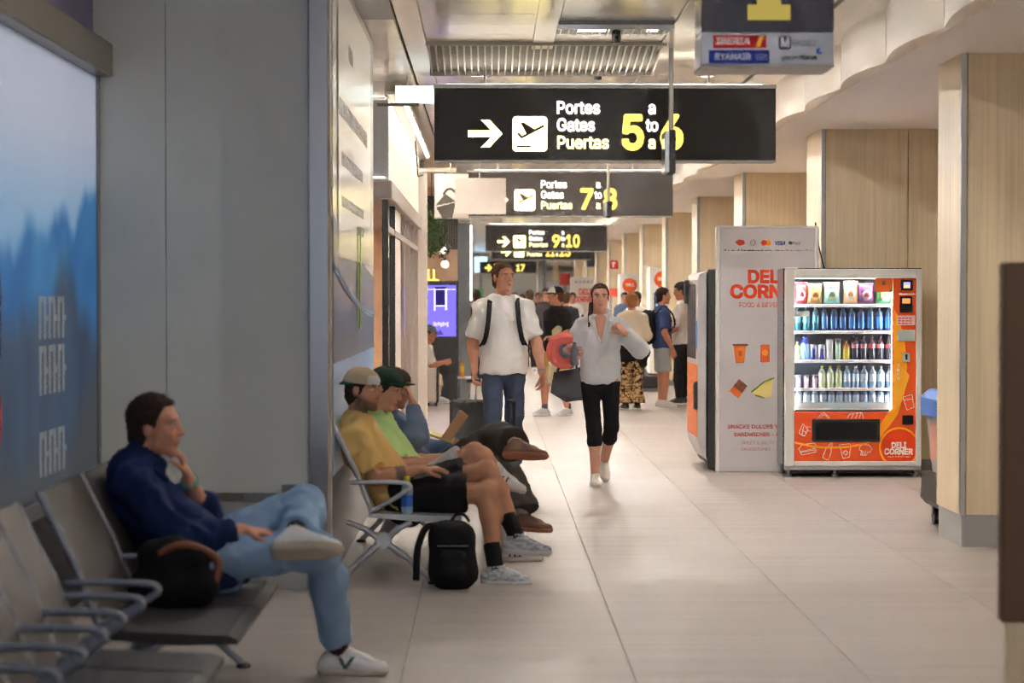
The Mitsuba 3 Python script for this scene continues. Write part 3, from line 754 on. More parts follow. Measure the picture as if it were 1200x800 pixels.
sy = lambda py: py - 1.2
BAGS = [(938.5, 13.5, 23, (200, 40, 40), (240, 220, 210), (190, 60, 50), 'red and white crisp bag at the left end of the top row'), (954.5, 16, 22, (205, 150, 80), (240, 200, 120), (200, 110, 50), 'tan and orange crisp bag second in the top row'),
        (974.5, 17, 23.5, (150, 215, 200), (225, 235, 190), (90, 170, 130), 'pale mint crisp bag third in the top row'), (996.5, 15, 25, (235, 190, 130), (250, 235, 220), (215, 130, 60), 'cream and orange crisp bag fourth in the top row'),
        (1014.5, 17, 22, (110, 55, 105), (240, 210, 225), (150, 60, 80), 'purple and pink crisp bag fifth in the top row'), (1036, 18, 22, (60, 140, 80), (235, 225, 190), (200, 190, 60), 'green crisp bag with pale centre at the right end of the top row')]
for i, (px, w, h, a, b, c, lab) in enumerate(BAGS): goods('crisp_bag', crisps(w / 118, h / 122, lin(*a), lin(*b), lin(*c), i * 7.3), px, sy(357), lab, 'snack bag', 'crisp bags on the top shelf', YV + .13)
blue_b = bottle(.215, .034, lin(30, 34, 44), lin(70, 90, 110), lin(52, 116, 190), lin(52, 66, 130), .1, .55)
teal_b = bottle(.215, .034, lin(40, 44, 50), lin(90, 120, 130), lin(90, 170, 200), lin(30, 90, 100), .3, .6)
for i in range(11):
    px = 934 + i * 10.7
    goods('drink_bottle', teal_b if i < 3 else blue_b, px, sy(388.3), f'clear bottle with teal label, {ORD[i]} from the left in the second row' if i < 3 else f'clear bottle with blue label, {ORD[i - 3]} of the blue ones in the second row', 'bottle', 'teal bottles in the second row' if i < 3 else 'blue bottles in the second row')
R3 = [(934, bottle(.16, .034, lin(190, 200, 120), lin(210, 215, 120), lin(205, 215, 110), lin(215, 220, 130)), 'pale lime bottle at the left end of the third row'),
      (943, bottle(.205, .042, lin(40, 50, 150), lin(40, 60, 170), lin(120, 170, 225), lin(140, 185, 230), .02, .6, .6), 'blue bottle with dark blue cap in the third row'),
      (953, can(.135, .034, lin(200, 205, 225), stripe=lin(40, 50, 130)), 'silver and blue can beside the blue bottle'), (962.5, can(.135, .034, lin(215, 220, 235), stripe=lin(60, 60, 150)), 'silver and blue can beside the tall white can'),
      (972, can(.185, .034, lin(235, 238, 242), stripe=lin(200, 205, 210)), 'tall white can in the third row'), (981.5, can(.185, .034, lin(18, 20, 22), stripe=lin(190, 230, 190)), 'tall black can in the third row'),
      (991.5, bottle(.17, .034, lin(220, 150, 60), lin(200, 120, 60), lin(225, 205, 60), lin(215, 195, 50), .1, .5), 'yellow and orange bottle beside the cola bottles')]
for px, pl, lab in R3: goods('drink_can' if 'can' in lab.split() else 'drink_bottle', pl, px, sy(422.5), lab, 'can' if 'can' in lab.split() else 'bottle', 'mixed drinks in the third row')
cola = bottle(.215, .034, lin(60, 20, 22), lin(50, 20, 20), lin(40, 38, 42), lin(30, 16, 16), .12, .45)
for i, (c, lab) in enumerate((((220, 130, 150), 'pink'), ((220, 120, 140), 'rose'), ((225, 90, 90), 'red'), ((215, 140, 150), 'pale pink'), ((190, 60, 60), 'dark red'))):
    goods('drink_bottle', bottle(.215, .034, lin(60, 30, 36), lin(60, 40, 44), lin(*c), lin(38, 36, 42), .46, .62), 1001.5 + i * 10, sy(422.5), f'dark cola bottle with {lab} band in the third row', 'bottle', 'cola bottles in the third row')
for i in range(3): goods('drink_can', can(.115, .03, lin(70, 50, 70) if i else lin(150, 150, 190), stripe=lin(220, 190, 210)), 935 + i * 10, sy(455.5), ('grey', 'dark purple', 'plum')[i] + ' small can at the left of the fourth row', 'can', 'small cans in the fourth row')
lime = bottle(.195, .034, lin(180, 200, 50), lin(215, 230, 190), lin(220, 232, 190), lin(205, 222, 165))
for i in range(3): goods('drink_bottle', lime, 963 + i * 9.8, sy(455.5), f'milky bottle with lime green cap, {ORD[i]} of three in the fourth row', 'bottle', 'lime capped bottles in the fourth row')
water = bottle(.195, .034, lin(190, 215, 235), lin(150, 180, 205), lin(200, 220, 240), lin(135, 170, 205))
for i in range(6): goods('drink_bottle', water, 992.5 + i * 10, sy(455.5), f'clear water bottle, {ORD[i]} after the lime capped bottles in the fourth row', 'bottle', 'water bottles in the fourth row')
for i in range(12): goods('drink_bottle', water, 935.5 + i * 9.6, 479, f'clear water bottle behind the bottom tray, {ORD[i]} from the left', 'bottle', 'water bottles in the bottom row')

# ---- tall printed panel beside it
YP = 17.74
qx = lambda px: at(px, 400, YP)[0]
qz = lambda py: at(900, py, YP)[2]
dp = thing('printed_panel', 'tall light grey vending area panel with red lettering left of the lit vending machine', 'panel')
mat('m_panel_grey', 0.4, color=lin(196, 190, 192))
part(dp, 'board', bx(qx(840.5), qx(958), YP, YP + .05, 0.0, qz(265.5), .006), 'm_panel_grey')
part(dp, 'edge_profile', bx(qx(838.8), qx(843.5), YP - .01, YP + .055, 0.0, qz(265), .006), 'm_silver')
part(dp, 'edge_profile', bx(qx(955), qx(959), YP - .01, YP + .055, 0.0, qz(265), .006), 'm_silver')
part(dp, 'edge_profile', bx(qx(840), qx(958), YP - .008, YP + .052, qz(267), qz(264.5), .004), 'm_silver')
def ptext(t, a, b, pyb, h, col, bold=True, slant=0, fat=.035): part(dp, 'lettering', front(text(t, h, qx(b) - qx(a), .001, bold, slant, fat), qx(a), YP, qz(pyb)), 'm_matte', color=col)
def psh(name, shape, col, lab=None, d=.0015): part(dp, name, sheet(shape, 0, YP, 0, d), 'm_matte', color=col, label=lab)
pp = lambda pts: [(qx(a), qz(b)) for a, b in pts]
RED = lin(200, 62, 34)
ptext('DELI', 876, 922, 331, .108, RED, fat=.05); ptext('CORNER', 855.5, 943, 348.5, .108, RED, fat=.05); ptext('FOOD & BEVERAGES', 866.5, 931, 360, .044, RED, False)
ptext('SNACKS DULCES Y SALADOS', 853, 944, 502, .034, lin(170, 56, 40), fat=.012); ptext('SANDWICHES - BEBIDAS', 860.5, 936, 511, .034, lin(170, 56, 40), fat=.012)
ptext('SWEET & SALTY SNACKS', 868, 930, 520.5, .030, lin(178, 110, 100), False, .12); ptext('SANDWICHES - DRINKS', 868.5, 929, 528, .030, lin(178, 110, 100), False, .12)
psh('rule_line', LineString(pp([(848, 293.4), (952, 293.4)])).buffer(.003), lin(150, 146, 148))
ptext('VISA', 907.5, 920, 287, .032, lin(30, 40, 120), True, .15); ptext('Pay', 928.5, 938, 286.5, .028, lin(60, 60, 62), False)
psh('pay_logo', Point(pp([(925.8, 284.5)])[0]).buffer(.016), lin(40, 40, 42), 'small dark fruit shaped mark')
psh('pay_logo', Point(pp([(895, 284.5)])[0]).buffer(.026), lin(212, 60, 40), 'red circle of a card logo'); psh('pay_logo', Point(pp([(900, 284.5)])[0]).buffer(.026), lin(240, 160, 40), 'orange circle of a card logo', .001)
psh('pay_logo', Polygon(pp([(861, 284), (866, 280.5), (872, 281.5), (872.5, 286), (866, 288)])), lin(200, 66, 50), 'red hand and card mark')
psh('pay_logo', Point(pp([(882, 284.5)])[0]).buffer(.028).difference(Point(pp([(882, 284.5)])[0]).buffer(.022)), lin(120, 150, 130), 'green ring mark'); psh('pay_logo', lines([pp([(880, 283), (882, 284.5), (880, 286)]), pp([(883, 282), (885, 284.5), (883, 287)])], .004), lin(90, 110, 110))
psh('food_print', Polygon(pp([(859.5, 403.5), (874.5, 403.5), (872, 425), (862, 425)])), lin(214, 110, 46), 'printed orange cup'); psh('food_print', LineString(pp([(859.5, 404), (875.5, 404)])).buffer(.009), lin(120, 60, 40), d=.003)
psh('food_print', Polygon(pp([(865, 411), (870, 411), (869, 417), (866, 417)])), lin(190, 70, 36), d=.003)
psh('food_print', rrect(qx(891), qx(902), qz(424.5), qz(403.5), .012), lin(212, 96, 44), 'printed orange can'); psh('food_print', Point(pp([(896.5, 413)])[0]).buffer(.028), lin(236, 150, 60), d=.003)
psh('food_print', rrect(qx(915), qx(926), qz(424.5), qz(403.5), .012), lin(206, 84, 44), 'printed red can')
psh('food_print', Polygon(pp([(855, 458), (866, 444), (876, 452), (865, 466.5)])), lin(112, 62, 44), 'printed chocolate bar'); psh('food_print', Polygon(pp([(855, 458), (859.5, 452.5), (870, 460.5), (865, 466.5)])), lin(226, 110, 50), d=.003)
psh('food_print', lines([pp([(861, 451), (871, 459)]), pp([(866, 455), (871, 448)])], .005), lin(86, 46, 34), d=.004)
psh('food_print', Polygon(pp([(881, 460), (896, 448), (907, 443), (904, 465), (893, 466)])), lin(226, 205, 130), 'printed sandwich'); psh('food_print', lines([pp([(881, 459), (896, 447), (906, 443)]), pp([(886, 463), (895, 466)])], .014), lin(110, 130, 50), d=.003)
psh('food_print', Polygon(pp([(913, 444), (919, 446), (928, 466), (916, 466)])), lin(226, 205, 130), 'printed second sandwich')
single('cable', tube(spline([(qx(956), YP + .03, qz(264)), (qx(957), YP + .08, qz(262)), (qx(961), YP + .12, qz(285)), (qx(969), YP + .15, qz(314))]), .006, 6), 'm_black', 'thin black cable running from the panel top down behind the lit vending machine', 'cable')

# ---- the machine standing sideways at the end of the panel
sm = thing('vending_machine', 'vending machine seen edge-on with a black side and pale door facing the concourse', 'vending machine')
xs = at(839.5, 400, 17.8)[0]
part(sm, 'body', bx(xs - .06, 2.93, 17.84, 18.8, .05, 1.79, .01), 'm_black')
part(sm, 'door_edge', bx(xs - .075, xs - .0, 17.8, 17.85, .02, 1.81, .008), 'm_black')
part(sm, 'door', hullmesh([(x, y, z) for y in (17.845, 18.8) for x, z in ((xs - .085, .10), (xs - .145, .22), (xs - .16, .3), (xs - .16, 1.72), (xs - .145, 1.77), (xs - .085, 1.79))]), 'm_panel_grey')
part(sm, 'orange_print', bx(xs - .164, xs - .158, 17.88, 18.76, .30, .95, .001), 'm_satin', color=lin(226, 120, 60), label='orange lower print of the door')
part(sm, 'window_frame', bx(xs - .166, xs - .158, 18.04, 18.74, 1.0, 1.68, .002), 'm_black')
part(sm, 'coin_box', bx(xs - .185, xs - .15, 17.86, 18., .55, .8, .006), 'm_black')
part(sm, 'handle', bx(xs - .20, xs - .15, 18.64, 18.76, 1.50, 1.72, .01), 'm_black', label='black handle block')
part(sm, 'foot', [lathe([(0, 0), (.03, 0), (.03, .055), (0, .055)], 10, (xx, yy, 0)) for xx in (xs + .03, 2.8) for yy in (17.89, 18.69)], 'm_black')
part(sm, 'leaflet', bx(xs - .168, xs - .158, 17.9, 18., 1.1, 1.35, .001), 'm_satin', color=lin(70, 130, 190))

# ---- wheeled bin with a blue lid behind the near block
yb_ = 13.2
bn = thing('wheeled_bin', 'wheeled bin with bright blue lid and grey body half hidden behind the wooden block', 'bin')
xb = at(1079, 400, yb_ + .53)[0]
mat('m_blue_plastic', 0.35, color=lin(24, 92, 170))
mat('m_bin_body', 0.5, color=lin(168, 160, 155))
part(bn, 'body', hullmesh([(x, y, z) for z, d in ((.26, .05), (.78, 0)) for x in (xb + .03 + d, xb + .50 - d) for y in (yb_ + d, yb_ + .5 - d)]), 'm_bin_body')
part(bn, 'lid', hullmesh([(x, y, z) for z, d in ((.75, 0), (.87, 0), (.93, .05)) for x in (xb + d, xb + .54 - d) for y in (yb_ - .03 + d, yb_ + .53 - d)]), 'm_blue_plastic')
part(bn, 'base', hullmesh([(x, y, z) for z, d in ((.14, .03), (.18, 0), (.36, 0.01)) for x in (xb + d + .0, xb + .52 - d) for y in (yb_ + d, yb_ + .52 - d)]), 'm_black')
for xx, yy in ((xb + .09, yb_ + .09), (xb + .45, yb_ + .09), (xb + .09, yb_ + .44), (xb + .45, yb_ + .44)):
    w = part(bn, 'caster', cyl((xx - .02, yy, .055), (xx + .02, yy, .055), .055, 16), 'm_black'); part(w, 'fork', bx(xx - .028, xx + .028, yy - .015, yy + .015, .06, .16), 'm_dark_metal')
part(bn, 'print', bx(xb + .038, xb + .043, yb_ + .1, yb_ + .4, .45, .70), 'm_satin', color=lin(200, 140, 120))
part(bn, 'print', bx(xb + .1, xb + .4, yb_ - .003, yb_ + .004, .45, .70), 'm_satin', color=lin(200, 140, 120))

# ---- brown board standing at the right edge
yr = 6.5
br = thing('info_stand', 'blurred dark brown standing board at the right edge of the hall', 'display stand')
mat('m_brown_board', 0.5, color=lin(98, 72, 52))
xe = at(1175, 500, yr)[0]
part(br, 'board', bx(xe, xe + .6, yr, yr + .06, at(1180, 730, yr)[2], at(1180, 307, yr)[2], .008), 'm_brown_board')
part(br, 'leg', bx(xe + .02, xe + .10, yr + .01, yr + .05, 0.02, at(1180, 730, yr)[2] + .01, .004), 'm_wood')
part(br, 'leg', bx(xe + .5, xe + .58, yr + .01, yr + .05, 0.02, at(1180, 730, yr)[2] + .01, .004), 'm_wood')
part(br, 'foot_plate', bx(xe, xe + .6, yr - .2, yr + .26, 0, .02, .004), 'm_plinth')
# ================================================================ shop on the left behind the column
mat('m_shop_wall', 0.6, color=(0.62, 0.42, 0.28))
mat('m_shop_slat', 0.5, color=(0.62, 0.47, 0.36))
mat('m_white_paint', 0.45, color=(0.74, 0.71, 0.68))
mat('m_canopy', 0.45, 0.2, color=(0.34, 0.30, 0.28))
mat('m_fascia_white', 0.5, color=(0.82, 0.77, 0.70))
SX = -0.852
sh = struct('wall_shop', bx(-4.4, SX - .03, 17.03, 24.6, 3.26, CEIL + .03), 'm_wall_paint')
fs = thing('shop_fascia', 'white lit shop fascia with a grey end panel and brown canopy band', 'shop fascia')
for k in range(6): part(fs, 'panel', bx(SX - .02, SX, 17.06 + 1.24 * k, 18.29 + 1.24 * k, 2.56, 3.26, .003), 'm_fascia_white')
part(fs, 'end_panel', bx(-1.35, SX + .002, 17.02, 17.06, 2.56, 3.24, .004), 'm_plinth', label='grey metal end panel')
part(fs, 'canopy_band', bx(-1.4, SX + .035, 16.98, 24.5, 2.39, 2.555, .01), 'm_canopy', label='brown grey canopy band')
part(fs, 'top_profile', bx(SX - .02, SX + .15, 17.0, 24.5, 3.285, 3.31, .004), 'm_steel')
part(fs, 'light_tube', bx(SX + .10, SX + .13, 17.05, 24.4, 3.27, 3.285), None, emitter={'type': 'area', 'radiance': {'type': 'rgb', 'value': [20, 17.2, 13.2]}})
for zz in (3.262, 2.575): part(fs, 'end_light', bx(-1.3, SX - .03, 17.0, 17.012, zz, zz + .012), None, emitter=glow(3, 2.7, 2.3))
part(fs, 'cable', tube(spline([(SX + .05, 22, 3.29), (SX + .06, 22.3, 3.05), (SX + .05, 22.8, 2.95), (SX + .05, 23.6, 3.0), (SX + .06, 24.3, 3.05)]), .008, 6), 'm_black')
# glazed front
gl = thing('shop_glazing', 'glazed shop front with thin dark and brown posts and pale slatted interior beyond the column', 'shop front')
for y0, w, m in ((17.0, .05, 'm_black'), (18.25, .06, 'm_black'), (20.1, .05, 'm_canopy'), (21.7, .05, 'm_canopy'), (23.0, .05, 'm_canopy'), (24.2, .06, 'm_canopy')): part(gl, 'post', bx(SX - .05, SX, y0, y0 + w, 0, 2.39, .004), m)
for y0, y1 in ((17.05, 18.25), (18.31, 20.1), (20.15, 21.7), (21.75, 23.0), (23.05, 24.2)):
    part(gl, 'pane', bx(SX - .03, SX - .0295, y0, y1, .1, 2.39), 'm_pane')
    part(gl, 'sill', bx(SX - .05, SX, y0, y1, 0, .1, .004), 'm_canopy')
part(gl, 'post', bx(-1.42, -1.36, 17.0, 17.05, 0, 2.39, .004), 'm_black')
part(gl, 'pane', bx(-1.36, SX - .05, 17.02, 17.0205, .1, 2.39), 'm_pane')
part(gl, 'pale_panel', bx(SX - .028, SX - .02, 18.5, 19.9, .1, 2.39), 'm_white_paint', label='pale panel behind the glass')
part(gl, 'header', bx(SX - .06, SX - .002, 17.05, 24.2, 2.12, 2.18, .004), 'm_canopy')
si = struct('wall_shop', bx(-4.4, -4.3, 17, 24.6, 0, 3.2), 'm_shop_wall')
struct('wall_shop', bx(-4.4, SX - .06, 24.3, 24.45, 0, 3.26), 'm_shop_wall')
part(si, 'brick_band', bx(-4.29, -4.27, 17, 24.4, 2.15, 3.2), 'm_satin', color=lin(226, 150, 90), label='orange upper wall')
slt = mikit.ply(bx(-1.95, -1.915, 0, .05, .05, 2.15, .006), 'm_shop_slat')
sc = thing('slat_screen', 'screen of pale vertical wooden slats inside the shop behind the glass', 'screen')
for k in range(52): part(sc, 'slat', slt, None, tw=T().translate([0, 17.3 + .13 * k, 0]))
part(sc, 'backing', bx(-2.0, -1.96, 17.2, 24.2, 0.02, 2.15), 'm_shop_wall')
part(sc, 'rail', bx(-2.0, -1.9, 17.2, 24.2, 2.15, 2.2, .005), 'm_canopy')
struct('ceiling_shop', bx(-4.4, SX - .03, 17.05, 24.4, 3.2, 3.26), 'm_white_paint')
for yy, lab in ((18.6, 'first warm light panel in the shop ceiling'), (21.6, 'second warm light panel deeper in the shop ceiling')):
    sl_ = thing('shop_lamp', lab, 'lamp')
    part(sl_, 'housing', bx(-1.8, -1.2, yy, yy + 1.2, 3.160, 3.196, .004), 'm_steel')
    part(sl_, 'diffuser', bx(-1.77, -1.23, yy + .03, yy + 1.17, 3.152, 3.159), None, emitter={'type': 'area', 'radiance': {'type': 'rgb', 'value': [46, 33, 21]}})

# pale hanging glass panel before the ceiling
gp = thing('light_box', 'pale greenish light box under the ceiling left of the big gate sign', 'panel')
p0, p1 = at(463, 121, 16.6), at(511, 100, 16.6)
part(gp, 'panel', bx(p0[0], p1[0], 16.6, 16.64, p0[2], p1[2], .004), None, emitter=glow(.62, .72, .68, .01))
part(gp, 'rod', cyl((p0[0] + .1, 16.62, p1[2]), (p0[0] + .1, 16.62, CEIL + .01), .008, 8), 'm_steel')
part(gp, 'lower_bar', bx(p0[0] - .15, p0[0] + .2, 16.58, 16.66, p0[2] - .02, p0[2], .004), 'm_bronze')

# white post
yw = 24.6
wp = thing('post', 'tall plain white post standing between the shop and the far seating', 'post')
p0, p1 = at(487.5, 480, yw), at(500.5, 202, yw)
part(wp, 'shaft', bx(p0[0], p1[0], yw, yw + .14, 0, p1[2], .008), 'm_white_paint')
part(wp, 'base', bx(p0[0] - .01, p1[0] + .01, yw - .01, yw + .15, 0, .03, .004), 'm_steel')
part(wp, 'head_arm', bx(p0[0] + .02, p1[0] + .36, yw + .03, yw + .1, p1[2] + .005, p1[2] + .06, .006), 'm_fascia_white')
part(wp, 'clip', bx(p0[0] + .05, p0[0] + .1, yw + .02, yw + .1, p1[2] + .06, p1[2] + .16), 'm_black')

# ---- cafe front further on
yc = 31.0
mat('m_dark_slat', 0.6, color=(0.10, 0.085, 0.08))
mat('m_blue_grey', 0.5, color=(0.155, 0.175, 0.195))
cx = lambda px, y=yc: at(px, 400, y)[0]
cz = lambda py, y=yc: at(550, py, y)[2]
cf = struct('wall_cafe', bx(-4.4, cx(537), yc + 2.2, yc + 2.3, 0, CEIL), 'm_shop_wall')
hd = thing('cafe_header', 'dark slatted header board above the purple screen', 'header board')
part(hd, 'board', bx(cx(470), cx(545), yc, yc + .08, cz(292), cz(253)), 'm_black')
for k in range(26): part(hd, 'slat', bx(cx(470) + .038 * k, cx(470) + .038 * k + .024, yc - .02, yc + .0, cz(292), cz(253)), 'm_dark_slat')
pl = struct('column', bx(cx(536.5), cx(551), yc - .05, yc + .5, 0, CEIL), 'm_blue_grey')
part(pl, 'light_strip', bx(cx(551), cx(553.5), yc - .06, yc - .02, cz(352), cz(264)), None, emitter=glow(2.2, 2.2, 2.0), label='vertical white light strip')
ls = thing('cafe_letters', 'yellow lit letters standing above the purple screen', 'sign')
for k, a in enumerate(('L', 'L')): part(ls, 'letter', front(text(a, .17, .10, .02), cx(500.5 + 6.5 * k), yc + .1, cz(329)), None, emitter=glow(1.3, .9, .15))
part(ls, 'shelf', bx(cx(480), cx(537), yc + .08, yc + .3, cz(330.5), cz(329), .003), 'm_dark_slat')
yq = 30.2
tv = thing('screen', 'large glowing violet screen showing a dark bottle shape behind the seated man', 'screen')
part(tv, 'frame', bx(at(490, 0, yq)[0], at(537, 0, yq)[0], yq, yq + .1, at(500, 440, yq)[2], at(500, 329, yq)[2], .006), 'm_black')
tz = lambda a: at(510, a, yq)[2]
tx = lambda a: at(a, 400, yq)[0]
def scr(name, shape, c, off, lab=None): part(tv, name, sheet(shape, 0, yq - off, 0, .002), None, emitter=glow(*c), label=lab)
scr('display', sbox(tx(491), tz(394), tx(534.5), tz(334)), (.17, .13, .80), .001, 'violet display')
scr('display_shape', sbox(tx(509.5), tz(357.5), tx(523.5), tz(336)), (.02, .015, .10), .004, 'dark upright shape on the display')
scr('display_shape', unary_union([sbox(tx(508.5), tz(364), tx(510.5), tz(338)), sbox(tx(521.5), tz(363), tx(524), tz(338)), sbox(tx(511), tz(359), tx(521), tz(357.5)), sbox(tx(497), tz(339.5), tx(534), tz(338.5))]), (.75, .7, 1.2), .006, 'pale light bars on the display')
scr('display_line', unary_union([sbox(tx(508 + 2.6 * k), tz(383 - (k % 3)), tx(510 + 2.6 * k), tz(377 + (k % 2))) for k in range(7)]), (.6, .5, 1.1), .006)
scr('display_shape', Polygon([(tx(510), tz(391)), (tx(516), tz(386)), (tx(520), tz(392)), (tx(512), tz(393))]), (.07, .04, .3), .006)
part(tv, 'stand', bx(tx(492), tx(536), yq, yq + .1, 0, tz(438)), 'm_black')
# pendant lamps
for px, py, lab in ((518.5, 293, 'upper round pendant lamp before the dark header board'), (521.5, 309.5, 'lower round pendant lamp below the dark header board')):
    pn = thing('pendant_lamp', lab, 'lamp')
    c = at(px, py, 28.5)
    part(pn, 'globe', ball(c, .055), None, emitter=glow(3.0, 2.5, 1.7))
    part(pn, 'cord', cyl(c + [0, 0, .05], (c[0], c[1], CEIL + .02), .006, 6), 'm_black')
    part(pn, 'cap', cyl(c + [0, 0, .05], c + [0, 0, .085], .025, 10), 'm_black')
# hanging plant
hp = thing('hanging_plant', 'trailing green plant hanging beside the white post', 'plant')
lv = []
for k in range(240):
    c = np.array([RNG.normal(cx(506, 28), .10), 28 + RNG.normal(0, .12), RNG.uniform(2.15, 2.85)])
    d = RNG.normal(size=3); d[2] -= .8; d /= np.linalg.norm(d); w = np.cross(d, RNG.normal(size=3)); w /= np.linalg.norm(w)
    L, W = RNG.uniform(.07, .13), .022
    nn = np.cross(d, w) * .004
    lv.append(hullmesh([c, c + d * L * .5 + w * W, c + d * L * .5 - w * W, c + d * L, c + d * L * .5 + nn, c + d * L * .4 - nn]))
lm = cat(lv); part(hp, 'leaves', lm, 'm_matte', color=np.repeat(np.array([lin(60, 90, 45)]) * RNG.uniform(.5, 1.3, (len(lv), 1)), [len(a.vertices) for a in lv], axis=0), kind='stuff')
part(hp, 'pot', lathe([(0, 2.80), (.12, 2.80), (.15, 2.98), (.13, 2.98), (.11, 2.84), (0, 2.84)], 14, (cx(506, 28), 28, 0)), 'm_black')
part(hp, 'cord', cyl((cx(506, 28), 28, 2.84), (cx(506, 28), 28, CEIL + .01), .006, 6), 'm_black')
# air unit near the blue pillar
au = thing('air_unit', 'white air conditioning unit fixed high on the blue grey pillar', 'air conditioner')
part(au, 'case', bx(cx(537), cx(552), yc - .3, yc - .06, cz(262), cz(247), .02), 'm_white_paint')
part(au, 'louvre', bx(cx(538), cx(551), yc - .31, yc - .29, cz(261), cz(259), .002), 'm_dark_metal')

# ---- the far end: hall back wall with lit units, ribs and shop fronts
yf = 92.0
fx = lambda px, y=yf: at(px, 400, y)[0]
fz = lambda py, y=yf: at(600, py, y)[2]
mat('m_far_grey', 0.6, color=(0.52, 0.52, 0.50))
fw = struct('wall_end', bx(fx(553), fx(675), yf, yf + .2, 0, fz(318)), 'm_far_grey')
for k in range(24): part(fw, 'rib', bx(fx(556 + 4.9 * k), fx(558 + 4.9 * k), yf - .08, yf, .3, fz(320)), 'm_far_grey')
for nm, px0, px1, py0, py1, y, col, em, lab, catg in (
        ('far_light', 556, 571, 301, 319, 80, None, (.55, .95, 1.25), 'pale blue lit panel at the far end beside the gate 17 sign', 'light panel'),
        ('green_panel', 553, 566, 338, 352, 70, (40, 140, 60), None, 'small green panel above the crowd left of the walking man', 'panel'),
        ('red_sign', 656, 668, 320, 334, 78, (190, 50, 50), None, 'red sign on the far wall left of the far printed panel', 'sign'),
        ('white_panel', 637, 663, 330, 352, 82, (196, 204, 212), None, 'pale far panel behind the man in the cap', 'panel'),
        ('far_screen', 688, 700, 290, 312, 60, (40, 48, 56), None, 'dark hanging screen seen at an angle below the 11 to 13 sign', 'screen')):
    a, b = at(px0, py1, y), at(px1, py0, y)
    k = thing(nm, lab, catg)
    if em: part(k, 'face', bx(a[0], b[0], y, y + .06, a[2], b[2]), None, emitter=glow(*em))
    else: part(k, 'face', bx(a[0], b[0], y, y + .06, a[2], b[2], .01), 'm_satin', color=lin(*col))
    part(k, 'frame', bx(a[0] - .03, b[0] + .03, y + .06, y + .1, a[2] - .03, b[2] + .03), 'm_sign_edge')
    if nm in ('far_screen',): part(k, 'rod', cyl(((a[0] + b[0]) / 2, y + .08, b[2]), ((a[0] + b[0]) / 2, y + .08, CEIL + .02), .03, 8), 'm_steel')
    else: part(k, 'post', bx((a[0] + b[0]) / 2 - .05, (a[0] + b[0]) / 2 + .05, y + .1, y + .16, 0, a[2] + .2), 'm_dark_metal')
for px, w, y, m in ((629, 2, 74, 'm_white_paint'), (636, 4, 76, 'm_blue_grey'), (684, 5, 70, 'm_wood'), (648, 6, 84, 'm_wood')): struct('column', bx(fx(px, y), fx(px + w, y), y, y + .4, 0, CEIL), m)

# far printed panel and the far machines between the blocks
y = 62.0
k = thing('printed_panel', 'far white vending panel with small red lettering left of the walking woman', 'panel')
a, b = at(668, 392, y), at(702, 325, y)
part(k, 'board', bx(a[0], b[0], y, y + .06, 0, b[2], .01), 'm_white_paint')
ww = b[0] - a[0]
part(k, 'lettering', front(text('DELI', .17, .42, .002), a[0] + .27, y, b[2] - .53), 'm_matte', color=lin(206, 70, 50)); part(k, 'lettering', front(text('CORNER', .17, .66, .002), a[0] + .12, y, b[2] - .76), 'm_matte', color=lin(206, 70, 50))
for j in range(5): part(k, 'pay_logo', sheet(Point(a[0] + .2 + .12 * j, b[2] - .14).buffer(.03), 0, y, 0, .002), 'm_matte', color=lin(130, 130, 150))
for y, px0, px1, pyt, lab in ((40.0, 761, 779, 312, 'far white vending machine with an orange disc behind the leopard print trousers woman'), (45.4, 726, 738.5, 321, 'farthest vending machine beside the head of the walking woman')):
    k = thing('vending_machine', lab, 'vending machine')
    a, b = at(px0, 450, y), at(px1, pyt, y); h = b[2]; x0, x1 = a[0], b[0] + .12
    part(k, 'body', bx(x0, x1 + .25, y, y + .7, .04, h, .01), 'm_white_paint')
    part(k, 'window', bx(x0 + .09, x1 - .0, y - .01, y, .75, h - .52), 'm_gloss', color=lin(22, 30, 40))
    for r in range(5): part(k, 'lit_shelf', bx(x0 + .12, x1 - .03, y - .014, y - .008, .85 + .17 * r, .93 + .17 * r), None, emitter=glow(.25, .38, .5))
    part(k, 'disc', sheet(Point((x0 + x1) / 2 + .05, h - .26).buffer(.17, 12), 0, y, 0, .004), 'm_matte', color=lin(206, 84, 40))
    part(k, 'disc_print', front(text('DELI', .06, .18, .002), (x0 + x1) / 2 - .04, y - .004, h - .28), 'm_matte', color=WHT)
    part(k, 'base', bx(x0 + .02, x1 + .2, y + .03, y + .68, 0, .05), 'm_black')
y = 50.0
k = thing('fire_sign', 'small red square fire equipment sign hanging beyond the 9 to 10 sign', 'sign')
a, b = at(714.5, 315, y), at(724.5, 305, y)
part(k, 'plate', bx(a[0], b[0], y, y + .02, a[2], b[2]), 'm_satin', color=lin(205, 36, 36)); part(k, 'symbol', [sheet(sbox(a[0] + .07, a[2] + .04, a[0] + .11, b[2] - .04), 0, y, 0, .002), sheet(sbox(a[0] + .05, b[2] - .08, a[0] + .16, b[2] - .05), 0, y, 0, .002)], 'm_matte', color=WHT)
part(k, 'rod', cyl(((a[0] + b[0]) / 2, y + .01, b[2]), ((a[0] + b[0]) / 2, y + .01, CEIL + .02), .01, 6), 'm_steel')
k = thing('notice', 'red and white notice on a wooden block behind the walking woman', 'notice')
y = 46.2
a, b = at(715, 345, y), at(726, 340, y)
part(k, 'plate', bx(a[0] - .02, b[0] + .1, y, y + .02, a[2] - .05, b[2] + .05), 'm_satin', color=lin(200, 70, 50)); part(k, 'post', bx(a[0], a[0] + .04, y + .02, y + .04, 0, b[2]), 'm_dark_metal')
b = thing('bench', 'low black bench behind the man with the black backpack', 'bench')
part(b, 'seat', bx(at(742, 0, 33)[0], 3.0, 33, 33.5, .06, .26, .02), 'm_black')
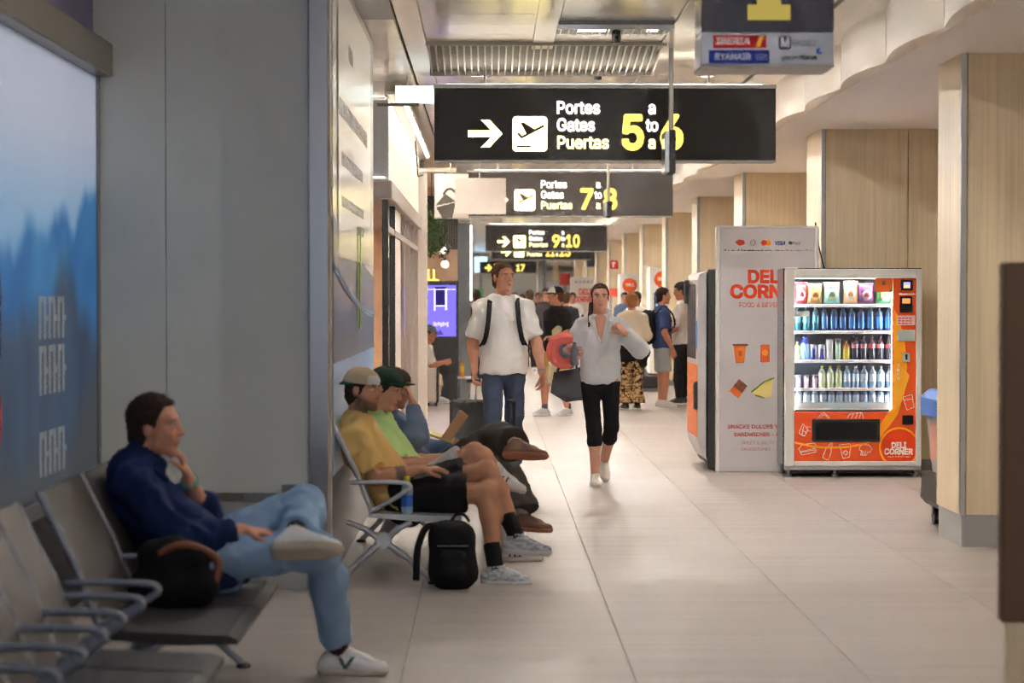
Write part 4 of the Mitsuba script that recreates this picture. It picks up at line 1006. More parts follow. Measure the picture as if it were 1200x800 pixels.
part(b, 'base', bx(at(742, 0, 33)[0] + .05, 2.95, 33.05, 33.45, 0, .07), 'm_dark_metal')
# ================================================================ figures: smooth bodies from blended limbs
def surface_nets(Fv, o, h):
    """Smooth closed mesh of the zero level of a sampled field (negative inside)."""
    ins = Fv < 0
    n = np.array(Fv.shape)
    cnt = np.zeros(n - 1, int)
    for a, b, c in np.ndindex(2, 2, 2): cnt += ins[a:n[0] - 1 + a, b:n[1] - 1 + b, c:n[2] - 1 + c]
    act = (cnt > 0) & (cnt < 8)
    idx = -np.ones(n - 1, int)
    cells = np.argwhere(act)
    idx[act] = np.arange(len(cells))
    acc, num = np.zeros((len(cells), 3)), np.zeros(len(cells))
    corner = [np.array(k) for k in np.ndindex(2, 2, 2)]
    val = {tuple(k): Fv[tuple((cells + k).T)] for k in corner}
    for k in corner:
        for ax in range(3):
            if k[ax] == 0:
                k2 = k.copy(); k2[ax] = 1
                a, b = val[tuple(k)], val[tuple(k2)]
                m = (a < 0) != (b < 0)
                t = np.where(m, a / np.where(m, a - b, 1), 0)
                p = np.tile(k.astype(float), (len(cells), 1)); p[:, ax] = t
                acc[m] += p[m]; num[m] += 1
    V = o + (cells + acc / num[:, None]) * h
    quads = []
    for ax in range(3):
        u, w = (ax + 1) % 3, (ax + 2) % 3
        sl0 = [slice(None)] * 3; sl1 = [slice(None)] * 3
        sl0[ax] = slice(0, n[ax] - 1); sl1[ax] = slice(1, n[ax])
        e = ins[tuple(sl0)] != ins[tuple(sl1)]
        pts = np.argwhere(e)
        pts = pts[(pts[:, u] > 0) & (pts[:, w] > 0) & (pts[:, u] < n[u] - 1) & (pts[:, w] < n[w] - 1)]
        if not len(pts): continue
        def g(du, dw):
            q = pts.copy(); q[:, u] -= du; q[:, w] -= dw
            return idx[tuple(q.T)]
        q = np.stack([g(1, 1), g(0, 1), g(0, 0), g(1, 0)], 1)
        flip = ~ins[tuple(pts.T)]
        q[flip] = q[flip][:, ::-1]
        quads.append(q)
    q = np.vstack(quads)
    return trimesh.Trimesh(V, np.vstack([q[:, [0, 1, 2]], q[:, [0, 2, 3]]]), process=False)


V3 = lambda *a: np.array(a, float)
def unit(v): return np.asarray(v, float) / (np.linalg.norm(v) + 1e-12)


class Cone:
    """Limb from a to b, radii ra, rb; squashed across 'flat' by the factor f; cut flat at the ends named in cut."""
    def __init__(s, a, b, ra, rb, flat=None, f=1.0, cut='', k=None, sub=False):
        s.a, s.b, s.ra, s.rb, s.flat, s.f, s.cut, s.k, s.sub = np.asarray(a, float), np.asarray(b, float), ra, rb, None if flat is None else unit(flat), f, cut, k, sub
        r = max(ra, rb) * max(1, f) + .03
        s.lo, s.hi = np.minimum(s.a, s.b) - r, np.maximum(s.a, s.b) + r

    def __call__(s, P):
        ab = s.b - s.a
        L2 = ab @ ab
        pa = P - s.a
        t0 = pa @ ab / (L2 + 1e-12)
        t = np.clip(t0, 0, 1)
        d = pa - t[:, None] * ab
        r = s.ra + (s.rb - s.ra) * t
        if s.flat is not None:
            c = d @ s.flat
            d = d + (c * (1 / s.f - 1))[:, None] * s.flat
        e = np.sqrt((d * d).sum(1)) - r
        if s.f < 1: e = e * (s.f if s.f > .5 else .5)
        if s.cut:
            L = math.sqrt(L2)
            if 'b' in s.cut: e = np.maximum(e, (t0 - 1) * L)
            if 'a' in s.cut: e = np.maximum(e, -t0 * L)
        return e


class Ell:
    """Ellipsoid with a rotation R (columns = axes)."""
    def __init__(s, c, r, R=None, k=None, sub=False):
        s.c, s.r, s.R, s.k, s.sub = np.asarray(c, float), np.asarray(r, float), np.eye(3) if R is None else R, k, sub
        m = s.r.max() + .03
        s.lo, s.hi = s.c - m, s.c + m

    def __call__(s, P):
        q = (P - s.c) @ s.R / s.r
        k0 = np.sqrt((q * q).sum(1))
        k1 = np.sqrt(((q / s.r) ** 2).sum(1)) + 1e-9
        return k0 * (k0 - 1) / k1


def field(prims, h, k=.03, clip=None, pad=.02):
    lo = np.min([p.lo for p in prims if not p.sub], 0) - pad; hi = np.max([p.hi for p in prims if not p.sub], 0) + pad
    n = np.ceil((hi - lo) / h).astype(int) + 2
    ax = [lo[i] + h * np.arange(n[i]) for i in range(3)]
    Fv = np.full(n, .2)
    for p in prims:
        m = (p.k if p.k is not None else k)
        i0 = np.maximum(np.floor((p.lo - m - .02 - lo) / h).astype(int), 0); i1 = np.minimum(np.ceil((p.hi + m + .02 - lo) / h).astype(int) + 1, n)
        if (i1 <= i0).any(): continue
        sl = tuple(slice(a, b) for a, b in zip(i0, i1))
        G = np.stack(np.meshgrid(*[ax[i][i0[i]:i1[i]] for i in range(3)], indexing='ij'), -1)
        d = p(G.reshape(-1, 3)).reshape(G.shape[:3])
        c = Fv[sl]
        if p.sub:
            d = -d; hh = np.clip(.5 + .5 * (d - c) / m, 0, 1); Fv[sl] = c * (1 - hh) + d * hh + m * hh * (1 - hh)
        else:
            hh = np.clip(.5 + .5 * (c - d) / m, 0, 1); Fv[sl] = c * (1 - hh) + d * hh - m * hh * (1 - hh)
    if clip is not None:
        G = np.stack(np.meshgrid(*ax, indexing='ij'), -1).reshape(-1, 3)
        Fv = np.maximum(Fv, clip(G).reshape(n))
    Fv[0], Fv[-1], Fv[:, 0], Fv[:, -1], Fv[:, :, 0], Fv[:, :, -1] = .2, .2, .2, .2, .2, .2
    return Fv, lo


def blob(prims, h=.012, k=.03, clip=None, smooth=2):
    Fv, lo = field(prims, h, k, clip)
    m = surface_nets(Fv, lo, h)
    if smooth:
        e = np.vstack([m.faces[:, [0, 1]], m.faces[:, [1, 2]], m.faces[:, [2, 0]]])
        v = np.array(m.vertices)
        A = csr_matrix((np.ones(2 * len(e)), (np.r_[e[:, 0], e[:, 1]], np.r_[e[:, 1], e[:, 0]])), shape=(len(v), len(v)))
        deg = np.maximum(np.asarray(A.sum(1)), 1)
        for _ in range(smooth):
            for lam in (.5, -.52): v = v + lam * (A @ v / deg - v)
        m.vertices = v
    return m


def wrinkle(m, amp, freq, seed=0, stretch=(1, 1, 1)):
    """Cloth folds: pushes the surface in and out."""
    v = np.array(m.vertices)
    n = np.array(m.vertex_normals)
    q = v * freq * np.array(stretch)
    f = meshkit.fbm(q, 3, seed) - .5
    rid = 1 - 2 * np.abs(meshkit.noise(q * 1.7 + 5, seed + 9) - .5)
    m.vertices = v + n * (amp * (1.5 * f + 1.3 * (rid - .6)))[:, None]
    return m


def frame(fwd, up):
    """Axes right, forward, up."""
    f = unit(fwd); r = unit(np.cross(f, up)); return np.stack([r, f, np.cross(r, f)], 1)


class Figure:
    """A person from joints in the world. J: hip, chest, neck, head, and per side s in 'lr': shoulder, elbow, wrist, hand (finger direction), hipj, knee, ankle, toe."""

    def __init__(s, J, face, up=(0, 0, 1), right=None, scale=1.0, girth=1.0, h=.014, skin=(.5, .3, .22), hh=.0065):
        s.J = {k: np.asarray(v, float) for k, v in J.items()}
        s.h, s.hh, s.sc, s.g, s.skin = h, hh, scale, girth, np.array(skin)
        s.right = unit(s.J['sr'] - s.J['sl'])
        spine = unit(s.J['neck'] - s.J['hip'])
        s.back = unit(np.cross(s.right, spine))      # points forward out of the chest
        s.back = -s.back if s.back @ np.asarray(face) < 0 and False else s.back
        s.H = frame(face, up)
        s.parts = []

    # ---- pieces
    def torso(s, grow=0.0, k=None, low=.0):
        J, g, c = s.J, s.g, s.sc
        up = unit(J['chest'] - J['hip'])
        hip, waist, chest, neck = J['hip'], J['hip'] * .55 + J['chest'] * .45 - s.back * 0.0, J['chest'], J['neck']
        fw = np.cross(s.right, up)
        A = lambda w: (w * g * c + grow)
        P = [Cone(hip - up * (.03 * c + low), hip + up * .06 * c, A(.165), A(.158), fw, .70),
             Cone(hip + up * .05 * c, waist, A(.158), A(.150), fw, .70),
             Cone(waist, chest, A(.148), A(.165), fw, .68),
             Cone(chest, chest * .45 + neck * .55, A(.165), A(.125), fw, .62),
             Cone(J['sl'] * .9 + neck * .1 - up * .03 * c, J['sr'] * .9 + neck * .1 - up * .03 * c, .054 * c + grow * .8, .054 * c + grow * .8),
             Cone(neck - up * .03 * c, J['sl'], .056 * c + grow * .8, .044 * c + grow * .8), Cone(neck - up * .03 * c, J['sr'], .056 * c + grow * .8, .044 * c + grow * .8)]
        return P

    def arm(s, q, grow=0.0, end=2.0, cut='', start=0.0, g2=None):
        """end: 0..1 along the upper arm, 1..2 along the forearm."""
        J, c = s.J, s.sc
        S, E, W = J['s' + q], J['e' + q], J['w' + q]
        g = math.sqrt(s.g)
        r0, r1, r2, r3 = .049 * c * g + grow * .8, .043 * c * g + grow, .044 * c * g + grow, .029 * c * g + grow
        if end <= 1:
            B = S + (E - S) * end
            return [Cone(S, B, r0, (r0 + (r1 - r0) * end if g2 is None else g2), cut='b' if cut else '')]
        B = E + (W - E) * (end - 1)
        M = E + (W - E) * min(.3, end - 1)
        return [Cone(S, E, r0, r1), Cone(E, M, r1, r2), Cone(M, B, r2, (r2 + (r3 - r2) * (end - 1) if g2 is None else g2), cut='b' if cut else '')]

    def leg(s, q, grow=0.0, end=2.0, cut='', g2=None, shape=(.081, .058, .056, .038)):
        J, c = s.J, s.sc
        A, K, N = J['h' + q], J['k' + q], J['a' + q]
        g = math.sqrt(s.g)
        r0, r1, r2, r3 = (x * c * g + grow for x in shape)
        if end <= 1:
            B = A + (K - A) * end
            return [Cone(A, B, r0, (r0 + (r1 - r0) * end if g2 is None else g2), cut='b' if cut else '')]
        B = K + (N - K) * (end - 1)
        M = K + (N - K) * min(.30, end - 1)
        back = unit(np.cross(s.right, unit(N - K))) * .012 * c
        return [Cone(A, K, r0, r1), Cone(K, M + back, r1, r2), Cone(M + back, B, r2, (r2 + (r3 - r2) * (end - 1) if g2 is None else g2), cut='b' if cut else '')]

    def hand(s, q, curl=.5, n=None, spread=.1):
        """Palm, four fingers and a thumb; J['f'+q] is the direction of the fingers, n the direction the palm faces."""
        J, c = s.J, s.sc
        W, d = J['w' + q], unit(J['f' + q])
        n = unit(n if n is not None else J.get('n' + q, s.back))
        n = unit(n - d * (n @ d))
        side = np.cross(d, n)                                   # towards the thumb
        if q == 'r': side = -side
        side = side * J.get('t' + q, 1.0)
        P = [Cone(W - d * .02 * c, W + d * .02 * c, .028 * c, .03 * c, n, .62)]
        P.append(Cone(W + d * .025 * c + side * .012 * c, W + d * .088 * c + side * .018 * c, .026 * c, .025 * c, n, .5)); P.append(Cone(W + d * .025 * c - side * .012 * c, W + d * .082 * c - side * .02 * c, .026 * c, .022 * c, n, .5))
        for i, (o, L) in enumerate(((.030, .072), (.010, .080), (-.011, .074), (-.030, .058))):
            b = W + d * (.086 - .004 * abs(i - 1)) * c + side * o * c
            dd, r = unit(d + side * spread * (1.2 - i * .8)), .0088 * c
            for j, (f, a) in enumerate(((.45, .6), (.30, 1.0), (.25, .8))):
                an = curl * a
                ax = np.cross(d, n)
                dd = unit(dd * math.cos(an) + np.cross(np.cross(dd, n), dd) * math.sin(an)) if an else dd
                e = b + dd * L * f * c
                P.append(Cone(b, e, r, r * .92, k=.006)); b, r = e, r * .92
        t0 = W + d * .028 * c + side * .026 * c
        dd = unit(d * .75 + side * .75 + n * .25 * (1 + curl))
        t1 = t0 + dd * .040 * c; dd = unit(dd + d * .5 + n * .5 * curl - side * .35); t2 = t1 + dd * .032 * c; dd = unit(dd + n * .4 * curl); t3 = t2 + dd * .024 * c
        P += [Cone(t0, t1, .0125 * c, .0105 * c, k=.01), Cone(t1, t2, .0105 * c, .0098 * c, k=.006), Cone(t2, t3, .0098 * c, .0085 * c, k=.006)]
        return P

    def headp(s):
        c, C, R = s.sc, s.J['head'], s.H
        w = lambda x, y, z: C + R @ (np.array([x, y, z]) * c)
        E = lambda p, r, k=None, sub=False: Ell(w(*p), np.array(r) * c, R, k, sub)
        K = lambda a, b, ra, rb, k=None: Cone(w(*a), w(*b), ra * c, rb * c, k=k)
        P = [E((0, -.014, .036), (.074, .094, .083)), E((0, .020, -.030), (.062, .072, .078)), K((-.034, .012, -.070), (0, .066, -.094), .026, .022), K((.034, .012, -.070), (0, .066, -.094), .026, .022),
             K((-.04, .066, .034), (.04, .066, .034), .017, .017), E((-.036, .058, -.022), (.022, .022, .022)), E((.036, .058, -.022), (.022, .022, .022)),
             E((-.031, .096, .012), (.017, .016, .011), .012, True), E((.031, .096, .012), (.017, .016, .011), .012, True),
             E((-.031, .073, .011), (.0135, .0135, .0115), .004), E((.031, .073, .011), (.0135, .0135, .0115), .004),
             K((0, .085, .020), (0, .104, -.020), .0085, .0125, .010), E((-.012, .092, -.024), (.009, .011, .008), .008), E((.012, .092, -.024), (.009, .011, .008), .008),
             E((0, .085, -.053), (.023, .011, .006), .006), E((0, .083, -.063), (.020, .011, .007), .006), E((-.077, -.012, -.004), (.009, .021, .033), .008), E((.077, -.012, -.004), (.009, .021, .033), .008)]
        nb = s.J['neck']
        P += [Cone(w(0, -.018, -.04), nb, .053 * c, .058 * c), Cone(nb, nb - (nb - s.J['chest']) * .3, .058 * c, .07 * c)]
        return P

    def skin_color(s, V, beard=0.0, browc=(.05, .03, .02), lips=(.42, .16, .13), eye=(.08, .06, .05)):
        q = (V - s.J['head']) @ s.H / s.sc
        x, y, z = np.abs(q[:, 0]), q[:, 1], q[:, 2]
        col = np.tile(s.skin, (len(V), 1)) * (0.94 + .12 * meshkit.noise(V * 30))[:, None]
        def blend(w, c): col[:] = col * (1 - w[:, None]) + np.array(c) * w[:, None]
        sm = lambda a, b, v: np.clip((v - a) / (b - a), 0, 1)
        fr = (y > .03) & (np.abs(z) < .13) & (x < .09)
        blend(np.where(fr & (y > .04), .28 * np.exp(-((x - .04) / .02) ** 2 - ((z + .03) / .025) ** 2), 0), s.skin * [1.0, .72, .68])
        if beard:
            top = np.interp(y, [-.03, .02, .07, .11], [.0, -.02, -.045, -.040])
            w = sm(0, .030, top - z) * sm(-.045, -.015, y) * sm(-.16, -.12, z) * (1 - np.exp(-(x / .018) ** 2 - ((z + .056) / .011) ** 2))
            w = w * (.75 + .5 * meshkit.noise(V * 140))
            blend(np.clip(w * beard * .8, 0, .85), browc)
            blend(fr * beard * .8 * np.exp(-(x / .026) ** 2 - ((z + .042) / .005) ** 2), browc)
        blend(fr * .8 * np.exp(-(x / .02) ** 4 - ((z + .057) / .0085) ** 4), lips)
        blend(fr * .5 * np.exp(-(x / .02) ** 4 - ((z + .0575) / .0022) ** 2), [.1, .03, .03])
        blend(fr * np.clip(1.4 * np.exp(-((x - .033) / .018) ** 4 - ((z - .030) / .0052) ** 4), 0, .85), browc)
        blend(fr * (y < .1) * np.clip(1.3 * np.exp(-((x - .031) / .0135) ** 4 - ((z - .011) / .0058) ** 4), 0, .8), [.55, .5, .47])
        blend(fr * (y < .1) * np.clip(1.5 * np.exp(-((x - .031) / .0058) ** 4 - ((z - .011) / .006) ** 4), 0, .95), eye)
        blend(fr * .7 * np.exp(-((x - .031) / .015) ** 4 - ((z - .0175) / .0022) ** 2), [.06, .04, .035])
        blend(fr * .6 * np.exp(-((x - .009) / .004) ** 2 - ((z + .030) / .003) ** 2), [.12, .05, .04])
        return col

    # ---- entries of the scene
    def body(s, name, label, hands=(.5, .5), group=None, normals=(None, None), legs=True, spread=.08, **face):
        prims = s.torso(-.012) + s.arm('l') + s.arm('r')
        if legs: prims += s.leg('l') + s.leg('r')
        ms = [blob(prims, s.h, .03)]
        ms.append(blob(s.headp(), s.hh, .012, smooth=1))
        for q, cu, n in zip('lr', hands, normals):
            if cu is not None: ms.append(blob(s.hand(q, cu, n, spread), min(.006, s.hh), .008, smooth=1))
        m = ms[0]
        try:
            M = [m3.Manifold(m3.Mesh(np.asarray(a.vertices, np.float32), np.asarray(a.faces, np.uint32))) for a in ms]
            assert all(a.status() == m3.Error.NoError for a in M)
            u = m3.Manifold.batch_boolean(M, m3.OpType.Add).to_mesh()
            m = trimesh.Trimesh(u.vert_properties[:, :3], u.tri_verts, process=False)
        except Exception:
            m = cat(ms)
        s.k = thing(name, label, 'person', group)
        put(s.k, m, 'm_skin', True, s.skin_color(np.array(m.vertices), **face))
        return s

    def wear(s, name, prims, col, matn='m_cloth', h=None, k=.03, clip=None, fold=.006, freq=9, seed=0, label=None, stretch=(1, 1, .6), fn=None, smooth=2):
        m = blob(prims, h or s.h, k, clip, smooth)
        if fold: wrinkle(m, fold, freq, seed, stretch)
        V = np.array(m.vertices)
        c = np.tile(np.array(col, float), (len(V), 1))
        if fn is not None: c = fn(V, c)
        return part(s.k, name, m, matn, True, c, label=label)

    def shoe(s, q, col, sole=(.7, .7, .68), label=None, fn=None, h=.009, name='shoe', sole_h=.022):
        J, c = s.J, s.sc
        A, t = J['a' + q], unit(J['t' + ('L' if q == 'l' else 'R')])
        u = J.get('u' + q, unit(A - J['k' + q]) * -1)             # up out of the shoe
        u = unit(u - t * (u @ t)); r = np.cross(t, u)
        b = A - u * .062 * c                                     # on the sole line
        P = [Cone(b - t * .045 * c + u * .02 * c, b + t * .10 * c + u * .016 * c, .040 * c, .043 * c, u, .75), Cone(b + t * .10 * c + u * .014 * c, b + t * .165 * c + u * .008 * c, .043 * c, .033 * c, u, .7),
             Cone(b - t * .03 * c + u * .03 * c, A + u * .012 * c, .040 * c, .040 * c), Cone(A + u * .0 * c, b + t * .10 * c + u * .03 * c, .038 * c, .028 * c)]
        flat = lambda G: -((G - b) @ u) - .008 * c
        up = b - u * .008 * c
        k_ = s.wear(name, P, col, 'm_satin', h, .02, lambda G: np.maximum(flat(G), ((G - A) @ u) - .028 * c), 0, label=label, fn=fn, smooth=1)
        S = [Cone(b - t * .045 * c, b + t * .10 * c, .044 * c, .047 * c, None), Cone(b + t * .10 * c, b + t * .17 * c, .047 * c, .034 * c)]
        m = blob(S, h, .01, lambda G: np.maximum((G - b) @ u - .006 * c, -((G - b) @ u) - sole_h * c), 0)
        part(k_, 'sole', m, 'm_satin', True, np.array(sole, float))
        return k_

    def hair(s, col, prims=None, line=.062, side=-.02, thick=.012, back=-.10, name='hair', label=None, seed=0, fringe=0.0):
        """Short hair following the skull: hair line height in front, down to 'side' at the temples and 'back' at the nape."""
        c, C, R = s.sc, s.J['head'], s.H
        P = [Ell(C + R @ (np.array([0, -.016, .038]) * c), (np.array([.074, .094, .083]) + thick) * c, R)]
        if back < -.05: P.append(Ell(C + R @ (np.array([0, -.045, -.03]) * c), (np.array([.062, .060, .068]) + thick * .6) * c, R))
        P += [Cone(C + R @ (np.array(a) * c), C + R @ (np.array(b) * c), ra * c, rb * c) for a, b, ra, rb in (prims or [])]
        def clip(G):
            q = (G - C) @ R / c
            x, y, z = np.abs(q[:, 0]), q[:, 1], q[:, 2]
            lim = np.interp(y, [-.07, -.045, -.028, -.012, .012, .040, .060], [back, back, side - .035, side, side + .012, line - .012, line])
            w = meshkit.noise(q * 60, seed) * .006
            return np.maximum((lim - z + w) * c, ((y - .085 - fringe) * c) if line > .04 else -1)
        m = blob(P, s.hh, .015, clip if prims is None or True else None, 1)
        wrinkle(m, .006 * c, 55, seed, (1, .35, 1))
        V = np.array(m.vertices)
        cc = np.array(col) * (.7 + .6 * meshkit.noise(V * 90, seed))[:, None]
        return part(s.k, name, m, 'm_cloth', True, cc, label=label)

    def local(s, p): return s.J['head'] + s.H @ (np.array(p, float) * s.sc)


def standing(x, y, hgt, yaw, lean=0.0, arms=None, stride=.0, head=0.0, w=1.0, headpitch=0.0, z0=0.0):
    """Joints of a standing or walking figure; yaw 0 faces away (+y), in degrees, turning left for positive. arms: offsets of elbows and wrists from the shoulder in the figure's frame (right, forward, up)."""
    a = math.radians(yaw); c = hgt / 1.75
    Rz = np.array([[math.cos(a), -math.sin(a), 0], [math.sin(a), math.cos(a), 0], [0, 0, 1]])
    p = lambda r, f, u: np.array([x, y, z0]) + Rz @ (np.array([r, f, u]) * c)
    J = dict(hip=p(0, 0, .95), chest=p(0, lean * .6, 1.27), neck=p(0, -.015 + lean, 1.46), head=p(0, .02 + lean * 1.25, 1.63))
    for q, sgn_ in (('l', -1), ('r', 1)):
        J['s' + q] = p(sgn_ * .172 * w, -.01 + lean * .95, 1.378)
        A = (arms or {}).get(q) or ((sgn_ * .05, -.02, -.29), (sgn_ * .06, .04, -.54))
        S0 = np.array([sgn_ * .172 * w, -.01 + lean * .95, 1.378])
        J['e' + q], J['w' + q] = p(*(S0 + A[0])), p(*(S0 + A[1]))
        J['f' + q] = Rz @ (np.array(A[2]) if len(A) > 2 else np.array([0, .15, -1.0]))
        J['n' + q] = Rz @ (np.array(A[3]) if len(A) > 3 else np.array([-sgn_ * 1.0, 0, 0]))
        st = stride * sgn_
        J['h' + q] = p(sgn_ * .088, 0, .90)
        J['k' + q] = p(sgn_ * .09, st * .5 + (.05 if st else .015), .49); J['a' + q] = p(sgn_ * .092, st, .078)
        J['t' + ('L' if q == 'l' else 'R')] = Rz @ np.array([sgn_ * .12, 1, 0])
        J['u' + q] = np.array([0, 0, 1.0])
    hd = math.radians(yaw + head)
    pitch = math.radians(headpitch)
    face = np.array([-math.sin(hd) * math.cos(pitch), math.cos(hd) * math.cos(pitch), math.sin(pitch)])
    return J, face, c, p, Rz


def ribbon(P, N, w, t=.005, n=6):
    """A flat band along P (smoothed), facing N at each point, w wide."""
    P, N = spline(P, n), spline(N, n)
    d = np.gradient(P, axis=0); d /= np.linalg.norm(d, axis=1, keepdims=True)
    N = N - d * (N * d).sum(1, keepdims=True); N /= np.linalg.norm(N, axis=1, keepdims=True)
    S = np.cross(d, N)
    rings = np.stack([P + S * w / 2 + N * t, P - S * w / 2 + N * t, P - S * w / 2 - N * t, P + S * w / 2 - N * t], 1).reshape(-1, 3)
    Fc = []
    for i in range(len(P) - 1):
        for j in range(4):
            a, b = i * 4 + j, i * 4 + (j + 1) % 4
            Fc += [(a, b, b + 4), (a, b + 4, a + 4)]
    e = (len(P) - 1) * 4
    Fc += [(0, 2, 1), (0, 3, 2), (e, e + 1, e + 2), (e, e + 2, e + 3)]
    return trimesh.Trimesh(rings, np.array(Fc)[:, ::-1], process=False)


def laces(fig, k, q, col, n=4):
    """Lace rows across the instep of a shoe."""
    A, t = fig.J['a' + q], unit(fig.J['t' + ('L' if q == 'l' else 'R')])
    u = fig.J.get('u' + q, V3(0, 0, 1)); u = unit(u - t * (u @ t)); r = np.cross(t, u); c = fig.sc
    for j in range(n):
        m = A + t * (.045 + .018 * j) * c + u * (.020 - .0115 * j) * c
        part(k, 'lace', tube([m - r * .022 * c - u * .006, m + u * .003, m + r * .022 * c - u * .006], .0042, 5), 'm_cloth', True, np.array(col))
# ================================================================ the walking man and woman
SK1, SK2, SK3 = np.array(lin(196, 142, 116)), np.array(lin(178, 122, 96)), np.array(lin(150, 100, 76))
YM = 17.5
mx = X(590, YM)
# facing the camera: yaw 180; his right hand is on the photograph's left
J, face, c, P_, Rz = standing(mx, YM, 1.86, 180, arms={'r': ((.07, -.04, -.29), (.055, .07, -.52), (.05, .25, -1), (-1, .2, 0)), 'l': ((-.09, -.01, -.29), (-.13, .10, -.53), (-.05, .3, -1), (1, .2, 0))}, stride=.14, head=36, w=1.08)
m = Figure(J, face, scale=c, girth=1.08, h=.012, hh=.005, skin=SK1)
m.body('person', 'man walking with white t-shirt, blue jeans and backpack straps, head turned aside', hands=(.55, 1.1))
m.hair(lin(70, 48, 34), line=.080, side=-.01, thick=.010, back=-.09, seed=3)
u = V3(0, 0, 1)
m.wear('shirt', m.torso(.022, low=.09) + m.arm('l', .020, .82, 'b', g2=.075) + m.arm('r', .020, .82, 'b', g2=.075), lin(244, 243, 242), fold=.017, freq=9, seed=2,
       clip=lambda G: np.maximum(np.maximum(P_(0, 0, .835)[2] - G[:, 2], G[:, 2] - (P_(0, 0, 1.478)[2] + .02 * np.abs(G[:, 0] - mx) / .1)), .062 - np.linalg.norm((G - m.J['neck'] - V3(0, -.01, .045)), axis=1)))
m.wear('jeans', m.torso(-.004)[:2] + m.leg('l', .014, 1.97, 'b', g2=.068) + m.leg('r', .014, 1.97, 'b', g2=.068), lin(54, 62, 80), fold=.010, freq=9, seed=4, clip=lambda G: G[:, 2] - P_(0, 0, .865)[2], fn=lambda V, C: C * (.8 + .5 * meshkit.fbm(V * 6, 3)[:, None]))
for q in 'lr': laces(m, m.shoe(q, lin(220, 220, 220), (.75, .75, .75)), q, lin(200, 200, 205))
bp = thing('backpack', 'black backpack worn by the man in the white t-shirt', 'backpack')
for sg in (-1, 1):
    part(bp, 'strap', ribbon([P_(.10 * sg, -.15, 1.36), P_(.105 * sg, -.06, 1.462), P_(.11 * sg, .035, 1.452), P_(.118 * sg, .125, 1.36), P_(.128 * sg, .165, 1.25), P_(.150 * sg, .150, 1.13), P_(.185 * sg, .04, 1.06)],
                             [(Rz @ V3(0, a, b_)) for a, b_ in ((-1, .3), (-.4, 1), (.5, 1), (1, .3), (1, 0), (1, -.1), (.6 , 0))], .042, .007), 'm_cloth', True, np.array(lin(26, 26, 28)))
part(bp, 'bag', blob([Cone(P_(-.09, -.235, 1.0), P_(-.09, -.235, 1.38), .085, .08), Cone(P_(.09, -.235, 1.0), P_(.09, -.235, 1.38), .085, .08), Cone(P_(0, -.235, .98), P_(0, -.235, 1.42), .1, .09)], .015, .03), 'm_cloth', True, np.array(lin(24, 24, 26)))
part(m.k, 'watch', tube([m.J['wl'] + unit(m.J['el'] - m.J['wl']) * d_ for d_ in (.01, .035)], .034, 14), 'm_satin', True, np.array(lin(140, 140, 145)))
# the trolley he pulls: handle and case hidden behind the seated people's legs
wr_ = m.J['wr'] + unit(m.J['fr']) * .085
tr = thing('suitcase', 'wheeled suitcase with a thin telescopic handle pulled by the walking man', 'suitcase')
hb = np.array([wr_[0] - .03, wr_[1] + .28, .62])
for o in (-.04, .04): part(tr, 'handle_bar', cyl(wr_ + V3(o * .6, 0, 0), hb + V3(o, 0, 0), .007, 8), 'm_steel')
part(tr, 'grip', cyl(wr_ + V3(-.06, 0, 0), wr_ + V3(.06, 0, 0), .014, 10), 'm_black')
sb = bx(-.19, .19, -.11, .11, .05, .64, .03); sb.apply_transform(trimesh.transformations.rotation_matrix(-.25, [1, 0, 0])); sb.apply_translation((hb[0], hb[1] + .10, .0))
sb.apply_translation((0, 0, .03 - sb.vertices[:, 2].min())); part(tr, 'shell', sb, 'm_satin', color=lin(40, 42, 48))
for o in (-.15, .15): part(tr, 'wheel', cyl((hb[0] + o - .012, hb[1] + .1 + .02, .035), (hb[0] + o + .012, hb[1] + .1 + .02, .035), .035, 14), 'm_black')

# ---- woman
YW = 16.6
wx = X(703, YW)
J, face, c, Q_, Rz = standing(wx, YW, 1.67, 180, arms={'r': ((.11, -.01, -.23), (.10, .20, -.19), (-.3, .7, -.1), (-1, 0, -.2)), 'l': ((-.20, -.05, -.20), (-.055, .10, -.05), (.6, .35, .6), (.6, -.5, -.3))}, stride=0.0, w=.92)
# mid-stride: her right foot (left in the photograph) planted forward, the other lifted behind
J['kr'], J['ar'] = Q_(.055, .10, .49), Q_(.045, .10, .078)
J['kl'], J['al'] = Q_(-.10, .02, .50), Q_(-.055, -.30, .17)
J['tL'] = Rz @ V3(-.05, .85, -.5); J['ul'] = Rz @ V3(0, .5, .85); J['tR'] = Rz @ V3(.05, 1, 0.0)
J['hl'], J['hr'] = Q_(-.092, 0, .90), Q_(.092, 0, .90)
w = Figure(J, face, scale=c, girth=.93, h=.012, hh=.005, skin=lin(202, 150, 128))
w.body('person', 'woman walking in a pale grey half-zip sweatshirt and black cropped leggings', hands=(1.2, 1.0), lips=(.45, .17, .16))
HB = lin(52, 36, 30)
w.hair(HB, line=.082, side=-.03, thick=.006, back=-.10, seed=5, prims=[((0, -.10, .02), (0, -.135, -.03), .034, .03)])
part(w.k, 'hair_strand', blob([Cone(w.local((.075, -.03, -.06)), w.local((.085, .0, -.15)), .022, .02), Cone(w.local((.085, 0, -.15)), w.local((.10, .05, -.27)), .02, .008)], .006, .01), 'm_cloth', True, np.array(HB))
chest_clip = lambda G: np.maximum(np.maximum(Q_(0, 0, .90)[2] - .02 - G[:, 2], G[:, 2] - Q_(0, 0, 1.54)[2]), .058 - np.linalg.norm(G - w.J['neck'] - V3(0, -.02, .05), axis=1))
